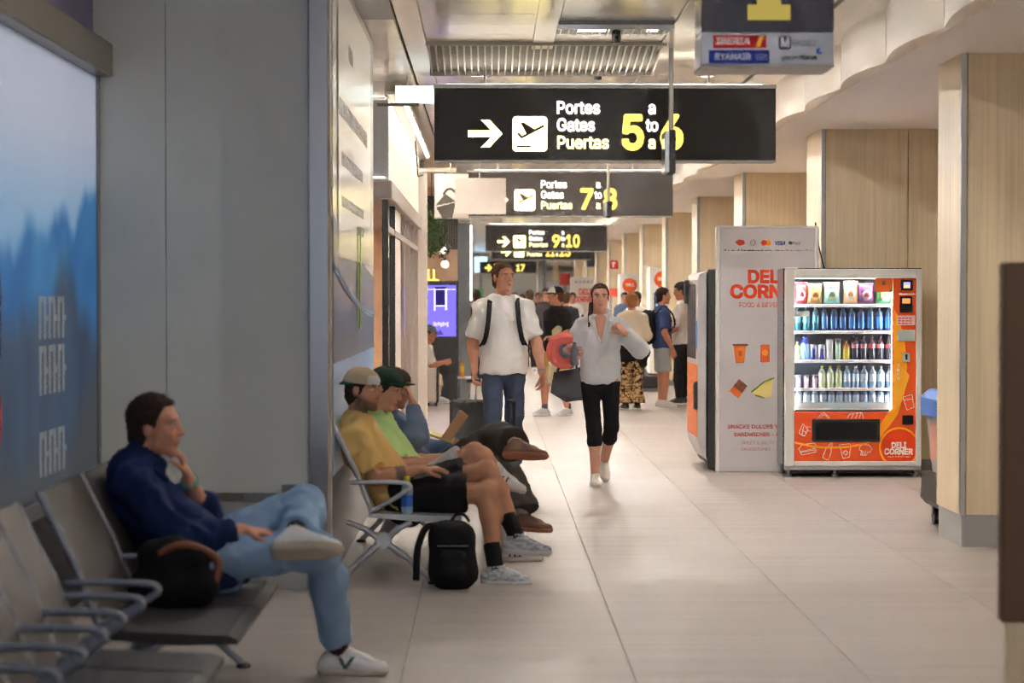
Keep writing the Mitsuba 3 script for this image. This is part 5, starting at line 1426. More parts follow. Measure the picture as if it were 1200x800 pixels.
swt = w.wear('sweatshirt', w.torso(.016, low=.02) + w.arm('l', .028, 1.93, 'b', g2=.045) + w.arm('r', .028, 1.93, 'b', g2=.045) + [Cone(w.J['neck'] - V3(0, 0, .04), w.J['neck'] + V3(0, .02, .02), .085, .072)], lin(204, 208, 214), fold=.018, freq=8, seed=8, clip=chest_clip)
fwd = Rz @ V3(0, 1, 0)
part(swt, 'neck_opening', blob([Cone(Q_(0, .124, 1.25), Q_(0, .122, 1.33), .004, .022, fwd, .4), Cone(Q_(0, .122, 1.33), Q_(0, .085, 1.44), .022, .052, fwd, .4)], .007, .008), 'm_skin', True, np.array(lin(190, 138, 118)), label='open neck of the half zip')
for sg in (-1, 1): part(swt, 'collar', blob([Cone(Q_(.012 * sg, .122, 1.24), Q_(.070 * sg, .098, 1.43), .014, .024, fwd, .6), Cone(Q_(.075 * sg, .10, 1.43), Q_(.08 * sg, -.02, 1.485), .022, .024)], .008, .012), 'm_cloth', True, np.array(lin(196, 200, 205)))
w.wear('leggings', w.torso(.004)[:2] + w.leg('l', .006, 1.27, 'b') + w.leg('r', .006, 1.27, 'b'), lin(18, 18, 20), fold=.003, seed=9, clip=lambda G: G[:, 2] - Q_(0, 0, .905)[2])
for q in 'lr': laces(w, w.shoe(q, lin(226, 222, 214), (.62, .58, .52), sole_h=.028), q, lin(190, 186, 178))
# pink neck pillow hanging from her arm
hc = w.J['wr'] + Rz @ V3(.02, .09, .0)
hoop = [hc + Rz @ V3(.075 * math.cos(a) * 1.35 + .03, .03 * math.sin(a * .5), .098 * math.sin(a) - .01) for a in np.linspace(math.radians(-140), math.radians(105), 22)]
np_ = thing('neck_pillow', 'salmon pink neck pillow with grey lining hanging from the walking woman arm', 'neck pillow')
tilt = lambda m_: m_
pm = blob([Cone(hoop[i], hoop[i + 1], .040 + .012 * math.sin(i / 21 * math.pi), .040 + .012 * math.sin((i + 1) / 21 * math.pi), Rz @ V3(.2, 1, .3), 1.15) for i in range(21)], .009, .02)
part(np_, 'cover', pm, 'm_cloth', True, np.array(lin(222, 112, 104)))
cen = hc + Rz @ V3(.045, 0, 0)
part(np_, 'lining', blob([Cone(hoop[i] * .55 + cen * .45 + Rz @ V3(0, .015, 0), hoop[i + 1] * .55 + cen * .45 + Rz @ V3(0, .015, 0), .026, .026) for i in range(3, 19)], .009, .015), 'm_cloth', True, np.array(lin(84, 84, 92)), label='grey lining')
bt = thing('bottle', 'small clear bottle and cup held with the pink pillow by the walking woman', 'bottle')
b0 = hc + Rz @ V3(-.04, .05, -.13)
part(bt, 'body', lathe([(0, 0), (.03, 0), (.032, .02), (.032, .13), (.014, .17), (.014, .19), (0, .19)], 14, b0), 'm_gloss', color=lin(80, 84, 96)); part(bt, 'cap', lathe([(0, .188), (.016, .188), (.016, .21), (0, .21)], 12, b0), 'm_satin', color=lin(200, 200, 205))
# black shoulder bag
hbag = thing('handbag', 'black leather tote bag hanging at the hip of the walking woman', 'handbag')
part(hbag, 'bag', hullmesh([Q_(*a) for a in ((.17, .02, 1.02), (.17, -.10, 1.02), (.40, .02, .98), (.40, -.10, .98), (.14, .05, .74), (.14, -.12, .74), (.43, .05, .80), (.43, -.12, .80), (.30, .05, .72), (.30, -.12, .72))]), 'm_satin', color=lin(24, 24, 28))
part(hbag, 'strap', tube(spline([Q_(.20, -.04, 1.0), Q_(.22, -.03, 1.2), Q_(.15, -.02, 1.475), Q_(.2, -.1, 1.3), Q_(.38, -.06, .97)]), .010, 8), 'm_satin', True, np.array(lin(60, 40, 34)))
# ================================================================ benches
mat('m_seat_dark', 0.45, 0.2, color=(0.030, 0.028, 0.029))
mat('m_seat_back', 0.5, 0.1, color=(0.048, 0.043, 0.042))
mat('m_arm', 0.35, 0.5, color=(0.24, 0.26, 0.32))


def make_bench(label, X0, edges, seat_m, back_m, arm_m, thick=.03):
    """Beam seating facing +x; X0: front edge of the seats; edges: where the seats meet along the wall."""
    k = thing('bench', label, 'bench', 'rows of beam seating along the left side')
    e = sorted(edges)
    part(k, 'beam', bx(X0 - .46, X0 - .38, e[0] + .02, e[-1] - .02, .205, .262, .012), arm_m)
    for a, b in zip(e[:-1], e[1:]):
        g = .012
        prof = [(X0 - .50, .385), (X0 - .25, .362), (X0 - .04, .366), (X0, .352)]
        P = [(x, y, z + dz) for x, z in prof for y in (a + g, b - g) for dz in (0, -thick * (.6 if x > X0 - .01 else 1))]
        part(k, 'seat', hullmesh(P), seat_m)
        bp_ = [(X0 - .475, .40), (X0 - .56, .62), (X0 - .685, .872)]
        ms = []
        for (x1, z1), (x2, z2) in zip(bp_[:-1], bp_[1:]): ms.append(hullmesh([(x + dx, y, z) for x, z in ((x1, z1), (x2, z2)) for y in (a + g, b - g) for dx in (0, -.022)]))
        r = part(k, 'backrest', cat(ms), back_m)
        for y in (a + g, b - g): part(r, 'rim', tube([(bp_[0][0] - .01, y, bp_[0][1]), (bp_[1][0] - .01, y, bp_[1][1]), (bp_[2][0] - .01, y, bp_[2][1])], .014, 8), arm_m)
    for y in e:
        path = spline([(X0 - .60, y, .552), (X0 - .45, y, .556), (X0 - .33, y, .553), (X0 - .285, y, .545), (X0 - .275, y, .525), (X0 - .30, y, .505), (X0 - .38, y, .455), (X0 - .50, y, .39)], 5)
        part(k, 'armrest', tube(path, .0125, 8), arm_m, smooth=True)
    for y in (e[0] + .03, e[-1] - .03):
        h_ = part(k, 'leg_frame', cyl((X0 - .42, y - .012, .235), (X0 - .42, y + .012, .235), .045, 20), arm_m, smooth=40)
        for p in ((X0 - .15, 0.012), (X0 - .66, 0.012), (X0 - .62, .335), (X0 - .27, .335)):
            c0 = np.array([X0 - .42, y, .235]); c1 = np.array([p[0], y, p[1]]); d = unit(c1 - c0)
            part(h_, 'arm_strut' if p[1] > .1 else 'leg', tube([c0 + d * .035, c0 * .5 + c1 * .5 + V3(0, 0, .012), c1], [.019, .017, .015], 8), arm_m, smooth=True)
        for x in (X0 - .15, X0 - .66): part(h_, 'foot', lathe([(0, 0), (.03, 0), (.03, .012), (0.012, .02), (0, .02)], 12, (x, y, 0)), 'm_black')
    return k


make_bench('grey bench with closely set pale armrests at the lower left corner', -.88, [6.65, 6.31, 6.0, 5.68, 5.34, 5.0, 4.66], 'm_seat_dark', 'm_seat_back', 'm_arm')
make_bench('dark grey bench that the man in the navy shirt sits on', -.88, [6.97, 7.68, 8.39], 'm_seat_dark', 'm_seat_back', 'm_arm')
make_bench('light grey metal bench with three seated men beside the poster column', -.148, [10.78, 11.42, 12.06, 12.70], 'm_chair_frame', 'm_chair_frame', 'm_chair_frame', .022)


def pt(px, py, y): return at(px, py, y)


def cap(fig, col, bill, brim=True, back=False, tip=0.0, patch=None, name='cap', label=None):
    """A cap on the figure's head; bill forwards, or backwards when back."""
    sg = -1 if back else 1
    L, sc, C, R = fig.local, fig.sc, fig.J['head'], fig.H
    zc = .040
    k = fig.wear(name, [Ell(L((0, -.014, .044)), np.array([.090, .110, .090]) * sc, R)], col, 'm_cloth', fig.hh, .01, lambda G: ((zc + .0 - (((G - C) @ R) / sc)[:, 2]) + .12 * ((((G - C) @ R) / sc)[:, 1]) * (-1 if back else 1) * .6) * sc, .002, 30, fn=patch, label=label)
    if brim:
        V, Fc = [], []
        n = 13
        for r_ in (0, 1):
            for i in range(n):
                a = math.pi * (i / (n - 1))
                ext = r_ * (.040 if back else .075) * math.sin(a) ** .7
                V.append(L((.086 * math.cos(a), -.014 + sg * (.098 * math.sin(a) + ext), zc + .006 + .012 * math.sin(a) - r_ * ((.012 if not back else .03) - tip) * math.sin(a))))
        for i in range(n - 1): Fc += [(i, i + 1, n + i + 1), (i, n + i + 1, n + i)]
        mm = trimesh.Trimesh(V, Fc, process=False); up_ = R[:, 2] * .006
        m2 = mm.copy(); m2.vertices = m2.vertices - up_; m2.faces = m2.faces[:, ::-1]
        side = []
        for ring_ in (list(range(n, 2 * n)),):
            for i in range(n - 1): a, b = ring_[i], ring_[i + 1]; side += [(a, b, b + 2 * n), (a, b + 2 * n, a + 2 * n)]
        mm = trimesh.Trimesh(np.vstack([mm.vertices, m2.vertices]), np.vstack([mm.faces, m2.faces + 2 * n, side]), process=False)
        part(k, 'bill', mm, 'm_cloth', color=np.array(bill, float))
    return k


def seated(J, face, **kw):
    f = Figure(J, face, **kw)
    return f


# ---- man in the navy shirt
J = dict(hip=pt(236, 650, 8.05), chest=pt(172, 594, 8.05), neck=pt(163, 541, 8.05), head=pt(183, 500, 8.05),
         sr=pt(154, 566, 7.86), sl=pt(164, 563, 8.24), er=pt(212, 636, 7.83), wr=pt(284, 621, 7.98), el=pt(240, 608, 8.28), wl=pt(221, 561, 8.10),
         hr=pt(240, 652, 7.95), hl=pt(246, 642, 8.15), kr=pt(374, 646, 8.02), ar=pt(397, 764, 8.2), kl=pt(358, 592, 8.40), al=pt(346, 628, 7.93),
         fr=V3(1, .1, -.1), fl=V3(-.30, -.08, 1), nr=V3(0, .1, -1), nl=V3(-1, -.2, -.2), tR=V3(1, -.1, 0), tL=V3(1, -.18, .04), ur=V3(0, 0, 1), ul=V3(-.1, .72, .68))
J['hip'] += V3(0, 0, .0)
b = Figure(J, V3(1, -.10, -.03), scale=1.03, h=.013, hh=.006, skin=np.array(lin(188, 132, 108)))
b.body('person', 'seated man in a navy shirt and light blue jeans, hand at his mouth', hands=(.7, .35), browc=(.05, .035, .03))
b.hair(lin(44, 34, 30), line=.088, side=-.015, thick=.013, back=-.10, seed=11)
b.wear('shirt', b.torso(.022) + b.arm('r', .024, 1.80, 'b', g2=.052) + b.arm('l', .024, 1.40, 'b', g2=.056) + [Cone(b.J['neck'] - V3(0, 0, .02), b.J['neck'] + V3(.02, 0, .035), .075, .068)], lin(20, 34, 70), fold=.022, freq=9, seed=21,
       clip=lambda G: np.maximum(.052 - np.linalg.norm(G - b.J['neck'] - V3(.055, 0, .05), axis=1), .40 - G[:, 2]))
part(b.k, 'undershirt', blob([Cone(pt(183, 547, 8.05), pt(199, 565, 8.05), .045, .03)], .008), 'm_cloth', True, np.array(lin(215, 215, 215)))
part(b.k, 'collar', blob([Cone(pt(172, 545, 7.98), pt(196, 562, 7.97), .018, .012), Cone(pt(160, 540, 8.05), pt(172, 545, 7.98), .02, .018)], .008, .01), 'm_cloth', True, np.array(lin(20, 32, 66)))
for q, t_ in (('r', .80), ('l', .42)): part(b.k, 'cuff', tube([b.J['e' + q] + (b.J['w' + q] - b.J['e' + q]) * x for x in (t_ - .12, t_ + .02)], .060, 16), 'm_cloth', True, np.array(lin(22, 38, 78)))
b.wear('jeans', b.torso(.004)[:2] + b.leg('r', .016, 1.90, 'b', g2=.066) + b.leg('l', .016, 1.86, 'b', g2=.068), lin(122, 148, 178), fold=.017, freq=9, seed=23, clip=lambda G: (G - b.J['hip'] - unit(b.J['chest'] - b.J['hip']) * .09) @ unit(b.J['chest'] - b.J['hip']), fn=lambda V, C: C * (.8 + .45 * meshkit.fbm(V * 5, 3)[:, None]))
for q in 'lr': part(b.k, 'sock', tube([b.J['k' + q] + (b.J['a' + q] - b.J['k' + q]) * x for x in (.78, 1.02)], [.048, .044], 14), 'm_cloth', True, np.array(lin(52, 30, 34) if q == 'r' else lin(36, 32, 34)))
sr_ = b.shoe('r', lin(222, 222, 226), lin(196, 190, 180), sole_h=.026); b.shoe('l', lin(214, 214, 216), lin(178, 166, 150), sole_h=.030)
part(sr_, 'emblem', sheet(Polygon([(0, .05), (.014, .05), (.03, .018), (.055, .052), (.07, .052), (.036, 0), (.024, 0)]), b.J['ar'][0] + .0, b.J['ar'][1] - .047, .028, .004), 'm_satin', color=lin(20, 74, 52), label='dark green mark on the shoe side')
laces(b, sr_, 'r', lin(235, 235, 238)); wl = b.J['wl']; part(b.k, 'bracelet', tube([wl + unit(b.J['el'] - wl) * x for x in (.005, .03)], .037, 14), 'm_satin', True, np.array(lin(70, 160, 150)))
# his bag on the seat
bg = thing('bag', 'dark bag with a brown strap beside the man in the navy shirt', 'bag')
c0 = pt(205, 650, 7.58)
part(bg, 'body', blob([Cone((-1.30, 7.60, .45), (-1.10, 7.60, .45), .075, .075), Cone((-1.28, 7.6, .57), (-1.12, 7.6, .56), .06, .055), Cone((-1.22, 7.58, .46), (-1.20, 7.62, .58), .085, .065)], .012, .04), 'm_cloth', True, np.array(lin(20, 19, 21)))
part(bg, 'strap', tube(spline([(-1.25, 7.55, .58), (-1.17, 7.55, .615), (-1.09, 7.58, .595), (-1.03, 7.6, .54), (-1.05, 7.58, .45)]), .016, 8), 'm_satin', True, np.array(lin(110, 62, 40)))

# ---- man in the mustard t-shirt
J = dict(hip=pt(466, 579, 11.1), chest=pt(432, 532, 11.1), neck=pt(418, 490, 11.1), head=pt(426, 457, 11.1),
         sr=pt(414, 512, 10.90), sl=pt(424, 508, 11.29), er=pt(440, 560, 10.88), wr=pt(492, 550, 10.93), el=pt(452, 556, 11.36), wl=pt(500, 549, 11.2),
         hr=pt(470, 580, 11.0), hl=pt(474, 576, 11.2), kr=pt(568, 577, 11.0), ar=pt(581, 667, 10.83), kl=pt(571, 551, 11.1), al=pt(606, 630, 10.93),
         fr=V3(1, .15, .05), fl=V3(1, -.1, .05), nr=V3(0, .2, -1), nl=V3(0, -.2, -1), tR=V3(1, -.12, 0), tL=V3(1, -.1, -.06), ur=V3(0, 0, 1), ul=V3(.12, 0, 1))
yl = Figure(J, V3(.93, -.36, -.04), scale=.98, h=.013, hh=.006, skin=np.array(lin(176, 126, 98)))
yl.body('person', 'seated bearded man in a mustard t-shirt and black shorts with a backwards beige cap', hands=(.22, .25), beard=1.0, browc=(.03, .022, .018))
yl.hair(lin(40, 30, 26), line=.05, side=-.03, thick=.006, back=-.10, seed=31)
cap(yl, lin(186, 166, 140), lin(40, 84, 60), back=True, label='beige cap worn backwards', patch=lambda V, C: np.where(((((V - yl.J['head']) @ yl.H)[:, 1] > .055) & (((V - yl.J['head']) @ yl.H)[:, 2] < .085))[:, None], np.array(lin(205, 205, 205)), C))
yl.wear('shirt', yl.torso(.022) + yl.arm('r', .026, .80, 'b', g2=.082) + yl.arm('l', .026, .80, 'b', g2=.082), lin(212, 176, 112), fold=.018, freq=9, seed=33, clip=lambda G: np.maximum(.058 - np.linalg.norm(G - yl.J['neck'] - V3(.035, 0, .05), axis=1), .385 - G[:, 2]))
yl.wear('shorts', yl.torso(.008)[:2] + yl.leg('r', .030, .78, 'b', g2=.106) + yl.leg('l', .030, .74, 'b', g2=.106), lin(22, 21, 23), fold=.012, seed=34, clip=lambda G: (G - yl.J['hip'] - unit(yl.J['chest'] - yl.J['hip']) * .08) @ unit(yl.J['chest'] - yl.J['hip']))
part(yl.k, 'tattoo', tube([yl.J['er'] + (yl.J['wr'] - yl.J['er']) * x for x in (.25, .4, .55, .66)], [.0445, .044, .041, .0385], 16, caps=False), 'm_skin', True, np.array(lin(112, 92, 84)), label='dark tattoo on the forearm')
for q in 'lr':
    part(yl.k, 'sock', tube([yl.J['k' + q] + (yl.J['a' + q] - yl.J['k' + q]) * x for x in (.68, .85, 1.02)], [.050, .046, .045], 14), 'm_cloth', True, np.array(lin(20, 20, 22)))
    k_ = yl.shoe(q, lin(176, 180, 186), lin(206, 206, 206), sole_h=.030, fn=lambda V, C: C * np.where(meshkit.noise(V * [55, 55, 90], 3) > .55, .62, 1.08)[:, None])
    t = unit(yl.J['t' + ('L' if q == 'l' else 'R')])
    laces(yl, k_, q, lin(226, 228, 232), 5)

# ---- man in the lime t-shirt
J = dict(hip=pt(484, 572, 11.75), chest=pt(455, 528, 11.75), neck=pt(440, 486, 11.75), head=pt(452, 456, 11.75),
         sr=pt(443, 505, 11.56), sl=pt(450, 502, 11.93), er=pt(468, 546, 11.55), wr=pt(518, 540, 11.62), el=pt(478, 542, 12.0), wl=pt(522, 536, 11.85),
         hr=pt(486, 572, 11.66), hl=pt(490, 570, 11.84), kr=pt(556, 530, 11.52), ar=pt(583, 552, 11.80), kl=pt(577, 566, 11.9), al=pt(597, 640, 11.75),
         fr=V3(1, .1, .1), fl=V3(1, -.1, .1), nr=V3(0, .5, .8), nl=V3(0, -.5, .8), tR=V3(1, .05, -.30), tL=V3(1, -.1, 0), ur=V3(.3, .25, 1), ul=V3(0, 0, 1))
gr = Figure(J, V3(.9, -.25, -.38), scale=.98, h=.013, hh=.006, skin=np.array(lin(190, 138, 112)))
gr.body('person', 'seated man in a lime green t-shirt and dark cap looking down at his hands', hands=(.8, .8), browc=(.04, .03, .025))
gr.hair(lin(36, 28, 26), line=.05, side=-.035, thick=.008, back=-.10, seed=41)
cap(gr, lin(20, 38, 30), lin(22, 48, 36), tip=.055, label='dark green cap')
gr.wear('shirt', gr.torso(.022) + gr.arm('r', .026, .85, 'b', g2=.08) + gr.arm('l', .026, .85, 'b', g2=.08), lin(188, 222, 150), fold=.017, freq=9, seed=43, clip=lambda G: np.maximum(.058 - np.linalg.norm(G - gr.J['neck'] - V3(.035, 0, .05), axis=1), .385 - G[:, 2]))
gr.wear('shorts', gr.torso(.006)[:2] + gr.leg('r', .030, .80, 'b', g2=.105) + gr.leg('l', .030, .76, 'b', g2=.104), lin(172, 172, 176), fold=.012, seed=44, clip=lambda G: (G - gr.J['hip'] - unit(gr.J['chest'] - gr.J['hip']) * .08) @ unit(gr.J['chest'] - gr.J['hip']))
for q in 'lr':
    part(gr.k, 'sock', tube([gr.J['k' + q] + (gr.J['a' + q] - gr.J['k' + q]) * x for x in (.62, .8, 1.02)], [.052, .048, .045], 14), 'm_cloth', True, np.array(lin(210, 208, 206)))
    k_ = gr.shoe(q, lin(226, 224, 222), lin(214, 208, 204), sole_h=.028)
    t = unit(gr.J['t' + ('L' if q == 'l' else 'R')]); u_ = gr.J['u' + q]; A_ = gr.J['a' + q] - unit(u_) * .04
    for j in range(3): part(k_, 'stripe', cyl(A_ + t * (.0 + .03 * j) + V3(0, -.046, .0) - unit(u_) * .015, A_ + t * (.012 + .03 * j) + V3(0, -.04, 0) + unit(u_) * .025, .006, 6), 'm_satin', color=lin(96, 30, 44))

# ---- third seated person: denim jacket, dark trousers, brown shoes
J = dict(hip=pt(498, 566, 12.4), chest=pt(466, 524, 12.4), neck=pt(455, 487, 12.4), head=pt(463, 455, 12.4),
         sr=pt(464, 503, 12.22), sl=pt(468, 500, 12.58), er=pt(490, 513, 12.08), wr=pt(483, 472, 12.2), el=pt(506, 530, 12.66), wl=pt(536, 520, 12.5),
         hr=pt(502, 566, 12.31), hl=pt(506, 564, 12.49), kr=pt(576, 514, 12.35), ar=pt(606, 521, 12.05), kl=pt(590, 548, 12.6), al=pt(612, 606, 12.45),
         fr=V3(-.35, .2, 1), fl=V3(1, 0, 0), nr=V3(-1, 0, -.2), nl=V3(0, -.2, 1), tR=V3(1, -.15, -.03), tL=V3(1, -.1, -.05), ur=V3(-.05, .45, .9), ul=V3(0, 0, 1))
th = Figure(J, V3(.95, .1, -.25), scale=.98, h=.013, hh=.006, skin=np.array(lin(170, 116, 92)))
th.body('person', 'seated person in denim jacket and dark trousers behind the man in lime', hands=(.4, .9), browc=(.03, .02, .02))
th.hair(lin(34, 26, 24), line=.06, side=-.03, thick=.014, back=-.10, seed=51)
th.wear('jacket', th.torso(.028) + th.arm('r', .017, 1.92, 'b', g2=.046) + th.arm('l', .017, 1.92, 'b', g2=.052), lin(92, 104, 128), fold=.014, seed=53, clip=lambda G: .06 - np.linalg.norm(G - th.J['neck'] - V3(.04, 0, .05), axis=1))
part(th.k, 'dark_vest', blob([Cone(pt(462, 512, 12.22), pt(484, 548, 12.25), .05, .07), Cone(pt(458, 502, 12.26), pt(466, 513, 12.22), .04, .05)], .01), 'm_cloth', True, np.array(lin(26, 26, 32)))
part(th.k, 'red_waist', blob([Cone(pt(484, 545, 12.2), pt(512, 556, 12.2), .045, .04)], .01), 'm_cloth', True, np.array(lin(150, 44, 38)), label='red cloth at the waist')
th.wear('trousers', th.torso(.006)[:2] + th.leg('r', .034, 1.86, 'b', g2=.105) + th.leg('l', .034, 1.90, 'b', g2=.125), lin(46, 42, 40), fold=.020, seed=54, clip=lambda G: (G - th.J['hip'] - unit(th.J['chest'] - th.J['hip']) * .08) @ unit(th.J['chest'] - th.J['hip']))
for q in 'lr':
    part(th.k, 'sock', tube([th.J['k' + q] + (th.J['a' + q] - th.J['k' + q]) * x for x in (.8, 1.02)], [.046, .044], 12), 'm_cloth', True, np.array(lin(190, 180, 168)))
    th.shoe(q, lin(84, 54, 42), lin(128, 78, 52), sole_h=.024)
fo = thing('folder', 'brown cardboard folder lying open on the lap of the person in denim', 'folder')
part(fo, 'cover', hullmesh([pt(a, b_, y) + V3(0, dy, 0) for a, b_, y in ((516, 514, 12.1), (529, 516, 12.1), (549, 487, 12.1), (539, 480, 12.1)) for dy in (0, .012)] + [pt(a + 1, b_ - 1, 12.32) for a, b_ in ((518, 512), (529, 513), (548, 488), (540, 482))]), 'm_matte', color=lin(176, 134, 104))
part(fo, 'cover', hullmesh([pt(a, b_, y) for a, b_, y in ((497, 506, 12.1), (530, 517, 12.08), (500, 503, 12.3), (534, 513, 12.3), (497, 508.5, 12.1), (530, 519.5, 12.08))]), 'm_matte', color=lin(176, 160, 96), label='yellowish lower cover')
sc_ = thing('suitcase', 'black suitcase with raised handle behind the legs of the seated person in brown shoes', 'suitcase')
h0 = pt(599, 470, 13.0)
part(sc_, 'shell', bx(h0[0] - .19, h0[0] + .03, 12.95, 13.3, .05, .58, .03), 'm_satin', color=lin(22, 22, 24))
for o in (-.014, .020): part(sc_, 'handle_bar', cyl((h0[0] + o, 13.02, .55), (h0[0] + o, 13.02, h0[2]), .010, 8), 'm_black')
part(sc_, 'grip', cyl((h0[0] - .02, 13.02, h0[2]), (h0[0] + .03, 13.02, h0[2]), .014, 8), 'm_black')
for o in (-.15, -.01): part(sc_, 'wheel', cyl((h0[0] + o - .012, 13.05, .03), (h0[0] + o + .012, 13.05, .03), .03, 12), 'm_black')

# ---- things about the bench
bt = thing('bottle', 'water bottle with a yellow cap and blue label standing on the light bench seat', 'bottle')
c0 = (pt(477, 600, 10.84)[0], 10.84, .372)
part(bt, 'body', lathe([(0, 0), (.028, 0), (.032, .01), (.032, .055), (.030, .06), (.032, .065), (.032, .13), (.028, .15), (.015, .178), (.014, .19), (0, .19)], 18, c0), 'm_gloss', True, color=np.array(lin(150, 178, 196)))
part(bt, 'label', lathe([(.0325, .045), (.033, .05), (.033, .105), (.0325, .11)], 18, c0), 'm_satin', True, color=np.array(lin(40, 96, 190))); part(bt, 'cap', lathe([(0, .186), (.017, .186), (.017, .207), (.012, .21), (0, .21)], 14, c0), 'm_satin', color=lin(226, 214, 40))
bk = thing('backpack', 'black backpack standing on the floor against the light grey bench', 'backpack')
x0, x1, yb2 = pt(502, 650, 10.62)[0], pt(560, 650, 10.62)[0], 10.62
part(bk, 'body', blob([Cone((x0 + .10, yb2, .09), (x1 - .09, yb2, .09), .085, .085), Cone((x0 + .09, yb2, .27), (x1 - .10, yb2, .27), .085, .08), Cone((x0 + .09, yb2, .09), (x0 + .09, yb2, .28), .09, .085), Cone((x1 - .09, yb2, .09), (x1 - .10, yb2, .28), .09, .08)], .011, .03, lambda G: -G[:, 2]), 'm_cloth', True, np.array(lin(20, 20, 22)))
part(bk, 'pocket', blob([Cone((x0 + .1, yb2 - .085, .10), (x1 - .1, yb2 - .085, .10), .045, .045), Cone((x0 + .1, yb2 - .08, .18), (x1 - .1, yb2 - .08, .18), .045, .04)], .01), 'm_cloth', True, np.array(lin(26, 27, 29)))
part(bk, 'strap', tube(spline([(x0 + .05, yb2 - .02, .34), (x0 - .01, yb2 - .03, .33), (x0 - .055, yb2 - .03, .22), (x0 - .065, yb2 - .03, .05)]), [.018] * 25, 8), 'm_cloth', True, np.array(lin(22, 22, 24)))
part(bk, 'handle', tube(spline([(x0 + .12, yb2, .36), (x0 + .15, yb2, .395), (x0 + .19, yb2, .395), (x0 + .22, yb2, .36)]), .009, 6), 'm_cloth', True, np.array(lin(22, 22, 24)))
part(bk, 'zip', tube([(x0 + .05, yb2 - .10, .24), (x1 - .05, yb2 - .10, .24)], .004, 5), 'm_satin', True, np.array(lin(70, 72, 76)))
# ================================================================ people further down the hall
def walker(px, yy, hgt, yaw, label, top, bottom, shoe, hair, skin=SK1, sleeve=.8, legs='trousers', arms=None, stride=0.0, head=0, h=.018, hh=.009, g=1.0, group=None, hairkw=None, pitch=0, topname='shirt', bfn=None, capcol=None, flare=.0):
    x0 = X(px, yy)
    J, face, c, Q, R = standing(x0, yy, hgt, yaw, arms=arms, stride=stride, head=head, headpitch=pitch)
    f = Figure(J, face, scale=c, girth=g, h=h, hh=hh, skin=np.array(skin))
    f.body('person', label, hands=(.6, .6), group=group)
    f.hair(hair, seed=int(px), **(hairkw or {}))
    zt_, zb_ = Q(0, 0, 1.49)[2], Q(0, 0, .86)[2]
    f.wear(topname, f.torso(.027, low=.06) + f.arm('l', .020, sleeve, 'b', g2=.07 if sleeve < 1 else .045) + f.arm('r', .020, sleeve, 'b', g2=.07 if sleeve < 1 else .045), top, fold=.010, seed=int(px), clip=lambda G: np.maximum(zb_ - G[:, 2], G[:, 2] - zt_))
    end = 1.95 if legs == 'trousers' else .93
    f.wear(legs, f.torso(-.004)[:2] + f.leg('l', .018, end, 'b', g2=.065 + flare if end > 1 else .095) + f.leg('r', .018, end, 'b', g2=.065 + flare if end > 1 else .095), bottom, fold=.008, seed=int(px) + 1, clip=lambda G: G[:, 2] - Q(0, 0, .885)[2], fn=bfn)
    for q in 'lr': f.shoe(q, shoe, h=.012)
    f.Q, f.R = Q, R
    return f


BLK, DK = lin(24, 24, 27), lin(38, 30, 27)
# the man in the black t-shirt and two-tone cap
f = walker(652, 26.4, 1.70, 128, 'bearded man in black t-shirt, tan shorts and two-tone cap carrying a jacket', lin(28, 27, 29), lin(196, 150, 84), lin(190, 190, 196), lin(80, 52, 36), SK2, legs='shorts', stride=.13, head=-34, pitch=-8,
           arms={'l': ((-.10, .04, -.27), (-.02, .22, -.30), (.4, 1, 0), (0, 0, -1)), 'r': ((.06, -.06, -.28), (.07, .0, -.53), (0, .1, -1), (-1, 0, 0))}, hh=.008)
for q in 'lr': part(f.k, 'sock', tube([f.J['a' + q] + V3(0, 0, z) for z in (.0, .08)], .042, 10), 'm_cloth', color=lin(60, 66, 84))
k = cap(f, lin(226, 226, 228), lin(28, 32, 48), label='white and navy cap', patch=lambda V, C: np.where((((V - f.J['head']) @ f.H)[:, 1] < .0)[:, None], np.array(lin(26, 30, 46)), C))
jk = thing('jacket', 'beige jacket draped over the arm of the man in the black t-shirt', 'jacket')
c0 = f.J['wl']
part(jk, 'cloth', wrinkle(blob([Cone(c0 + V3(.05, 0, .08), c0 + V3(.02, 0, -.25), .075, .09, f.R @ V3(1, 0, 0), .5), Cone(c0 + V3(.02, 0, -.25), c0 + V3(-.04, 0, -.58), .09, .075, f.R @ V3(1, 0, 0), .5)], .013, .03), .02, 9, 3), 'm_cloth', True, np.array(lin(176, 162, 136)))


# leopard print trousers
def leo(V, C):
    q = V * 26
    a = np.abs(meshkit.noise(q, 5) - .5)
    return np.where((a < .095)[:, None], np.array(lin(40, 26, 20)), np.array(lin(196, 160, 116)) * (.85 + .3 * meshkit.noise(V * 14, 2))[:, None])


f = walker(740, 27.8, 1.62, 8, 'woman seen from behind in a cream jumper and leopard print trousers', lin(222, 206, 186), lin(196, 160, 116), lin(40, 30, 26), lin(150, 104, 64), SK1, sleeve=1.9, g=.98, topname='jumper', bfn=leo, flare=.05, h=.014,
           arms={'l': ((-.06, .03, -.27), (-.03, .20, -.32), (.3, 1, 0), (0, 0, -1)), 'r': ((.09, .03, -.27), (.05, .20, -.33), (-.3, 1, 0), (0, 0, -1))}, hairkw=dict(line=.06, side=-.04, back=-.10, thick=.014, prims=[((0, -.1, .07), (0, -.12, .08), .045, .04)]))
hw = thing('waist_jacket', 'black jacket tied around the waist of the woman in leopard print trousers', 'jacket')
part(hw, 'cloth', wrinkle(blob([Cone(f.Q(-.13, -.02, .86), f.Q(.15, -.02, .86), .12, .12), Cone(f.Q(.12, -.08, .84), f.Q(.16, -.08, .70), .08, .06), Cone(f.Q(-.08, -.06, .84), f.Q(-.10, -.06, .76), .08, .06)], .014, .03), .012, 10, 4), 'm_cloth', True, np.array(BLK))

